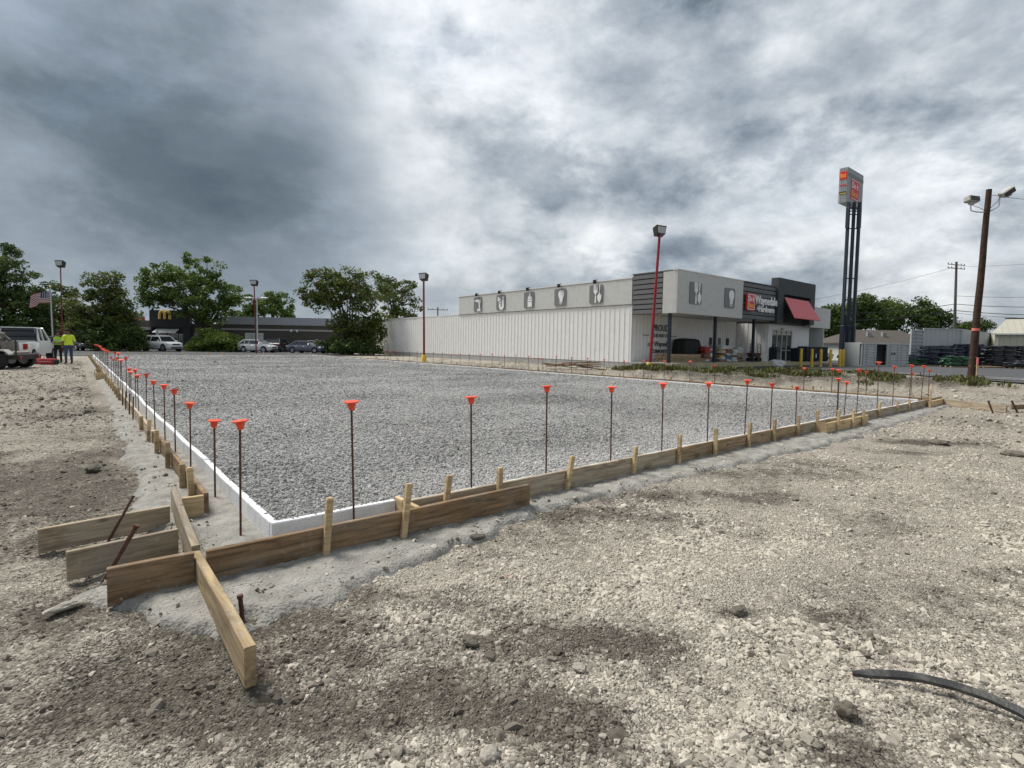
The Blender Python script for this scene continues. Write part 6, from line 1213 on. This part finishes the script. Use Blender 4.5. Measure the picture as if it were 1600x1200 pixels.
def trailer():
    b = DP(8, 578, 22.6); b.z = 0; t = thing('equipment_trailer', 'dark equipment trailer with tandem wheels cut by the left edge', 'trailer', b, R(196))
    # local +X runs to the left out of the picture; near side is +Y
    MB().bbox(-.4, 4.2, -1.7, .0, .52, .64, .02).build('deck', M_TRD, t); q = MB()
    q.box(-.45, 4.2, .0, .06, .42, .60); q.box(-.45, 4.2, -1.76, -1.701, .42, .60); q.box(-.46, -.41, -1.7, -.0, .42, .60); q.build('rails', M_TRD, t)
    for s_ in (.1, -1.9):
        for x in (.18, .62): w_ = MB().tube([(x, s_-.02, .36), (x, s_+.24, .36)], .36, 18).build('wheel', M_TYRE, t, True); MB().tube([(x, s_+.232, .36), (x, s_+.25, .36)], .19, 12).build('rim', M_RIM, w_)
    MB().loft([[(x, -.0, z), (x, .36, z), (x, .36, z+.06), (x, .0, z+.06)] for x, z in ((-.32, .62), (-.15, .79), (.95, .79), (1.12, .62))]).build('fender', mat('fender_white', (.55, .54, .52), .6, .2, 5., dirt=.4), t)
    MB().bbox(-.5, -.42, -.25, -.1, .44, .56, .01).build('tail_light', M_TL, t); MB().bbox(-.5, -.42, -1.6, -1.45, .44, .56, .01).build('tail_light', M_TL, t)
    r = MB(); 
    for x in (-.4, .9): r.tube([(x, .0, .6), (x, .0, 1.25)], .03, 6)
    r.tube([(-.4, 0, 1.25), (4.1, 0, 1.25)], .025, 6); r.build('side_rail', M_TRD, t)
    m = thing('compact_loader', 'muddy compact loader standing on the trailer at the left edge', 'loader', b+Vector((0, 0, .645)), R(196))
    MB().bbox(.6, 2.2, -1.3, -.35, .25, .95, .06).build('body', M_MUDM, m); MB().bbox(1.2, 2.1, -1.25, -.4, .95, 1.75, .06).build('cab', M_TRD, m)
    for y in (-1.4, -.3): MB().loft([[(x, y-.12, z0), (x, y+.12, z0), (x, y+.12, z1), (x, y-.12, z1)] for x, z0, z1 in ((.35, .15, .35), (.5, .0, .48), (2.1, .0, .48), (2.3, .15, .35))]).build('track', M_TYRE, m); 
    for y in (-1.2, -.45): MB().tube([(1.9, y, 1.2), (1.1, y, 1.25), (.45, y, .6), (.3, y, .25)], .07, 6).build('lift_arm', M_MUDM, m)
    MB().loft([[(x, -1.45, z), (x, -.2, z), (x, -.2, z+.05), (x, -1.45, z+.05)] for x, z in ((.25, .5), (.22, .1), (-.15, .02))]).build('bucket', M_MUDM, m); MB().tube([(.8, -.4, .95), (.5, -.38, 1.05), (.35, -.4, .7), (.6, -.45, .5)], .025, 6).build('hydraulic_hose', M_LENS, m)
trailer()
def red_bag():
    q = DP(74, 570, 27.0); q.z = 0; t = thing('tool_bag', 'red and black tool bag on the ground beside the trailer', 'bag', q, R(6)); me = blobbox(-.46, .46, -.2, .2, 0, .32, 4, .05, 4); bm_obj('body', me, mat('red_fabric', (.36, .03, .035), .75, .2, 8.), t)
    for x in (-.44, .44): MB().bbox(x-.04, x+.04, -.17, .17, .03, .26, .03).build('end_panel', M_PLAS, t)
    o = MB(); pts = [(-.3+.05*i, -.205, .16+.035*math.sin(i*2.2)) for i in range(13)]; o.tube(pts, .008, 4); o.build('stitching', M_WHT, t); MB().tube([(-.2, 0, .3), (-.12, 0, .4), (.12, 0, .4), (.2, 0, .3)], .015, 6).build('handle', M_PLAS, t)
red_bag()
def skin_person(label, loc, rz, J, E_, rads, colr, matz, hat=None, vest=None, Hs=1.):
    t = thing('person', label, 'person', loc, rz); me = bpy.data.meshes.new('body'); names = list(J); me.from_pydata([Vector(J[n_])*Hs for n_ in names], [(names.index(a), names.index(b)) for a, b in E_], []); o = link('tmp_body', me)
    md = o.modifiers.new('s', 'SKIN'); 
    for i, n_ in enumerate(names): sv = me.skin_vertices[0].data[i]; sv.radius = (rads[n_]*Hs if not isinstance(rads[n_], tuple) else rads[n_][0]*Hs, rads[n_]*Hs if not isinstance(rads[n_], tuple) else rads[n_][1]*Hs); sv.use_root = (n_ == 'pelvis')
    sb = o.modifiers.new('u', 'SUBSURF'); sb.levels = 2; sb.render_levels = 2; bpy.context.view_layer.update()
    m2 = bpy.data.meshes.new_from_object(o.evaluated_get(bpy.context.evaluated_depsgraph_get())); bpy.data.objects.remove(o); bpy.data.meshes.remove(me)
    for m in matz: m2.materials.append(m)
    for p in m2.polygons: p.material_index = colr(p.center/Hs); p.use_smooth = True
    # fingers
    body = link('body', m2, t)
    return t, body
M_SKIN = mat('skin', (.22, .12, .08), .6, .08); M_JEAN = mat('blue_jeans', (.045, .065, .11), .85, .2, 12.); M_HIV = mat('hi_vis_yellow', (.62, .78, .04), .6, .06); M_BLKC = mat('black_cloth', (.014, .014, .016), .85, .2); M_BOOT = mat('boot_leather', (.07, .045, .03), .8, .2); M_HAIR = mat('dark_hair', (.015, .012, .01), .8); M_REFL = mat('reflective_tape', (.55, .56, .55), .35, .05)
def base_joints(arm):
    J = {'pelvis': (0, 0, .96), 'waist': (0, 0, 1.10), 'chest': (0, .0, 1.30), 'neck0': (0, .0, 1.47), 'neck': (0, .02, 1.54), 'head': (0, .04, 1.64), 'crown': (0, .03, 1.75)}
    for s_, n_ in ((-1, 'l'), (1, 'r')):
        J['sh'+n_] = (s_*.19, 0, 1.42); J['el'+n_], J['wr'+n_], J['ha'+n_] = arm[n_]
        J['hip'+n_] = (s_*.10, 0, .90); J['kn'+n_] = (s_*.115, .03, .50); J['an'+n_] = (s_*.12, -.01, .09); J['to'+n_] = (s_*.14, .17, .045)
    E_ = [('pelvis', 'waist'), ('waist', 'chest'), ('chest', 'neck0'), ('neck0', 'neck'), ('neck', 'head'), ('head', 'crown')]
    for n_ in 'lr': E_ += [('neck0', 'sh'+n_), ('sh'+n_, 'el'+n_), ('el'+n_, 'wr'+n_), ('wr'+n_, 'ha'+n_), ('pelvis', 'hip'+n_), ('hip'+n_, 'kn'+n_), ('kn'+n_, 'an'+n_), ('an'+n_, 'to'+n_)]
    r = {'pelvis': (.17, .12), 'waist': (.165, .12), 'chest': (.19, .125), 'neck0': (.12, .085), 'neck': .058, 'head': (.085, .10), 'crown': (.06, .075)}
    for n_ in 'lr': r.update({'sh'+n_: .075, 'el'+n_: .05, 'wr'+n_: .034, 'ha'+n_: .038, 'hip'+n_: .10, 'kn'+n_: .066, 'an'+n_: .05, 'to'+n_: .042})
    return J, E_, r
def hands(t, J, Hs):
    q = MB()
    for n_ in 'lr':
        h = Vector(J['ha'+n_])*Hs; d = (h-Vector(J['wr'+n_])*Hs).normalized(); sd_ = d.cross(Vector((0, 1, 0))).normalized() if abs(d.y) < .9 else Vector((1, 0, 0)); up_ = sd_.cross(d)
        for i, l in enumerate((.062, .072, .068, .054)): p = h+d*.02+sd_*(i-1.5)*.018; q.tube([p, p+d*l*.5+up_*.006, p+d*l+up_*.025], [.0095, .009, .0065], 5)
        q.tube([h-d*.03+sd_*.03, h+sd_*.05+d*.01, h+sd_*.05+d*.04], [.011, .01, .007], 5)
    q.build('fingers', M_SKIN, t, True)
def face(t, c_, f, Hs, m):
    q = MB(); c_ = Vector(c_)*Hs; f = Vector(f).normalized(); r = f.cross(Vector((0, 0, 1)))
    q.tube([c_+f*.10+Vector((0, 0, .01)), c_+f*.125-Vector((0, 0, .025)), c_+f*.10-Vector((0, 0, .035))], [.012, .016, .012], 6)
    for s_ in (-1, 1): q.tube([c_+r*s_*.095+Vector((0, 0, -.02)), c_+r*s_*.105, c_+r*s_*.095+Vector((0, 0, .03))], [.012, .018, .012], 6)
    q.build('nose_and_ears', M_SKIN, t, True); e = MB()
    for s_ in (-1, 1): e.tube([c_+f*.098+r*s_*.033+Vector((0, 0, .012)), c_+f*.104+r*s_*.033+Vector((0, 0, .012))], .011, 6)
    e.tube([c_+f*.098-r*.025-Vector((0, 0, .065)), c_+f*.102-Vector((0, 0, .065)), c_+f*.098+r*.025-Vector((0, 0, .065))], .006, 5); e.build('eyes_and_mouth', M_HAIR, t)
def hair(t, c_, f, Hs, m, brim=False):
    bm = bmesh.new(); bmesh.ops.create_uvsphere(bm, u_segments=14, v_segments=10, radius=.118*Hs); c_ = Vector(c_)*Hs; f = Vector(f).normalized()
    bmesh.ops.delete(bm, geom=[v for v in bm.verts if v.co.z < -.03 or (v.co.dot(f) > .05 and v.co.z < .045)], context='VERTS')
    for v in bm.verts: v.co = Vector((v.co.x*.92, v.co.y, v.co.z*1.12))+c_+Vector((0, 0, .02))
    bm_obj('hair' if not brim else 'cap', bm, m, t)
    if brim: MB().loft([[tuple(c_+f*d+f.cross(Vector((0, 0, 1)))*s_+Vector((0, 0, .055+z))) for s_, z in ((-w_, 0), (w_, 0), (w_, .012), (-w_, .012))] for d, w_ in ((.06, .085), (.13, .075), (.18, .04))]).build('cap_brim', m, t)
# worker seen from behind on the right: yellow shirt, jeans
Hs = 1.03; arm = {'l': ((-.26, .0, 1.16), (-.22, .13, .97), (-.20, .17, .90)), 'r': ((.27, -.02, 1.15), (.26, .08, .93), (.26, .10, .86))}
J, E_, r_ = base_joints(arm); J['head'] = (-.03, .08, 1.63); J['crown'] = (-.03, .06, 1.74)
cf = lambda c_: 3 if c_.z < .10 else (1 if c_.z < .98 and abs(c_.x) < .21 and c_.y < .12 else (2 if c_.z > 1.50 or (abs(c_.x) > .21 and c_.z < 1.17) or (c_.z < 1.06 and c_.y > .115) else 0))
q = DP(108, 570.5, 27.6); q.z = 0; t, b = skin_person('worker in yellow hi-vis shirt and blue jeans standing side-on right of the other', q, R(62), J, E_, r_, cf, [M_HIV, M_JEAN, M_SKIN, M_BOOT], Hs=Hs); hands(t, J, Hs); face(t, (-.03, .07, 1.67), (0, 1, -.2), Hs, M_SKIN); hair(t, (-.03, .06, 1.67), (0, 1, 0), Hs, M_HAIR)
def vest(t, Hs, m, stripes=True):
    v = MB(); ring = lambda z, a, b: [(a*math.cos(k*math.pi/8)*Hs, b*math.sin(k*math.pi/8)*Hs, z*Hs) for k in range(16)]
    v.loft([ring(1.02, .205, .155), ring(1.15, .20, .152), ring(1.30, .222, .158), ring(1.42, .205, .135), ring(1.48, .13, .10)], False); o = v.build('vest', m, t, True)
    if stripes:
        for z in (1.09, 1.24): s = MB(); a, b = (.205, .158) if z < 1.2 else (.217, .163); s.loft([ring(z, a+.004, b+.004), ring(z+.05, a+.006, b+.006)], False); s.build('tape', M_REFL, o)
q = DP(91.5, 568, 28.6); q.z = 0; arm = {'l': ((-.27, .03, 1.17), (-.15, .22, 1.10), (-.08, .25, 1.10)), 'r': ((.27, .03, 1.17), (.15, .22, 1.12), (.08, .25, 1.13))}
J, E_, r_ = base_joints(arm); cf = lambda c_: 2 if c_.z < .10 else (1 if c_.z < .98 and c_.y < .15 else (3 if c_.z > 1.50 or (c_.y > .2) else 0))
t, b = skin_person('worker in green hi-vis vest over black clothes facing the other worker', q, R(205), J, E_, r_, cf, [M_BLKC, M_BLKC, M_BOOT, M_SKIN], Hs=.985); hands(t, J, .985); vest(t, .985, mat('hi_vis_green', (.35, .62, .05), .6, .06)); face(t, (0, .05, 1.66), (0, 1, 0), .985, M_SKIN); hair(t, (0, .03, 1.66), (0, 1, 0), .985, M_BLKC, True)

# flag and flagpole
def flag():
    dep = 50; b = DP(84, 556, dep); b.z = 0; t = thing('flagpole', 'pale flagpole with striped flag at left behind the workers', 'flagpole', b); tp = DP(78.5, 449, dep)-b; MB().tube([(0, 0, 0), tp], [.075, .05], 8).build('pole', M_ALU, t); MB().lathe([(.02, 0), (.09, .05), (.09, .12), (.02, .17)], 10, tuple(tp)).build('finial', M_GOLD, t)
    k = dep/FPX; Wf, Hf = 33*k, 18*k; nx, nz = 26, 13; vs = []; fs = []; mi = []
    for i in range(nx+1):
        for j in range(nz+1):
            u = i/nx; v_ = j/nz; x = -u*Wf*.97; y = .22*math.sin(u*9+v_*1.1)*u**.5; z = tp.z-.35-v_*Hf-.38*u*u*Hf*1.1+.12*math.sin(u*9+v_*3)*u; vs.append((tp.x+x, y, z))
    for i in range(nx):
        for j in range(nz): a = i*(nz+1)+j; fs.append((a, a+1, a+nz+2, a+nz+1)); mi.append(2 if (i < nx*.4 and j < 7) else (0 if j % 2 == 0 else 1))
    me = bpy.data.meshes.new('flag_cloth'); me.from_pydata(vs, [], fs)
    for m in (mat('flag_red', (.30, .03, .04), .7, .05), mat('flag_white', (.55, .54, .52), .7, .03), mat('flag_blue', (.02, .03, .11), .7, .05)): me.materials.append(m)
    me.polygons.foreach_set('material_index', mi); me.polygons.foreach_set('use_smooth', [True]*len(mi)); c_ = link('flag_cloth', me, t); q = MB()
    for r in range(5):
        for s_ in range(6):
            u = (s_+.5)/6*.37+.01; v_ = (r+.5)/5*.5; x = tp.x-u*Wf*.97; y = .22*math.sin(u*9+v_*1.1)*u**.5-.02; z = tp.z-.35-v_*Hf-.38*u*u*Hf*1.1+.12*math.sin(u*9+v_*3)*u
            q.prism([(.05*(1 if i % 2 == 0 else .4)*math.sin(i*math.pi/5), .05*(1 if i % 2 == 0 else .4)*math.cos(i*math.pi/5)) for i in range(10)], (x, y, z), (1, 0, 0), (0, 0, 1), .006)
    q.build('flag_stars', M_WHT, c_)
flag()
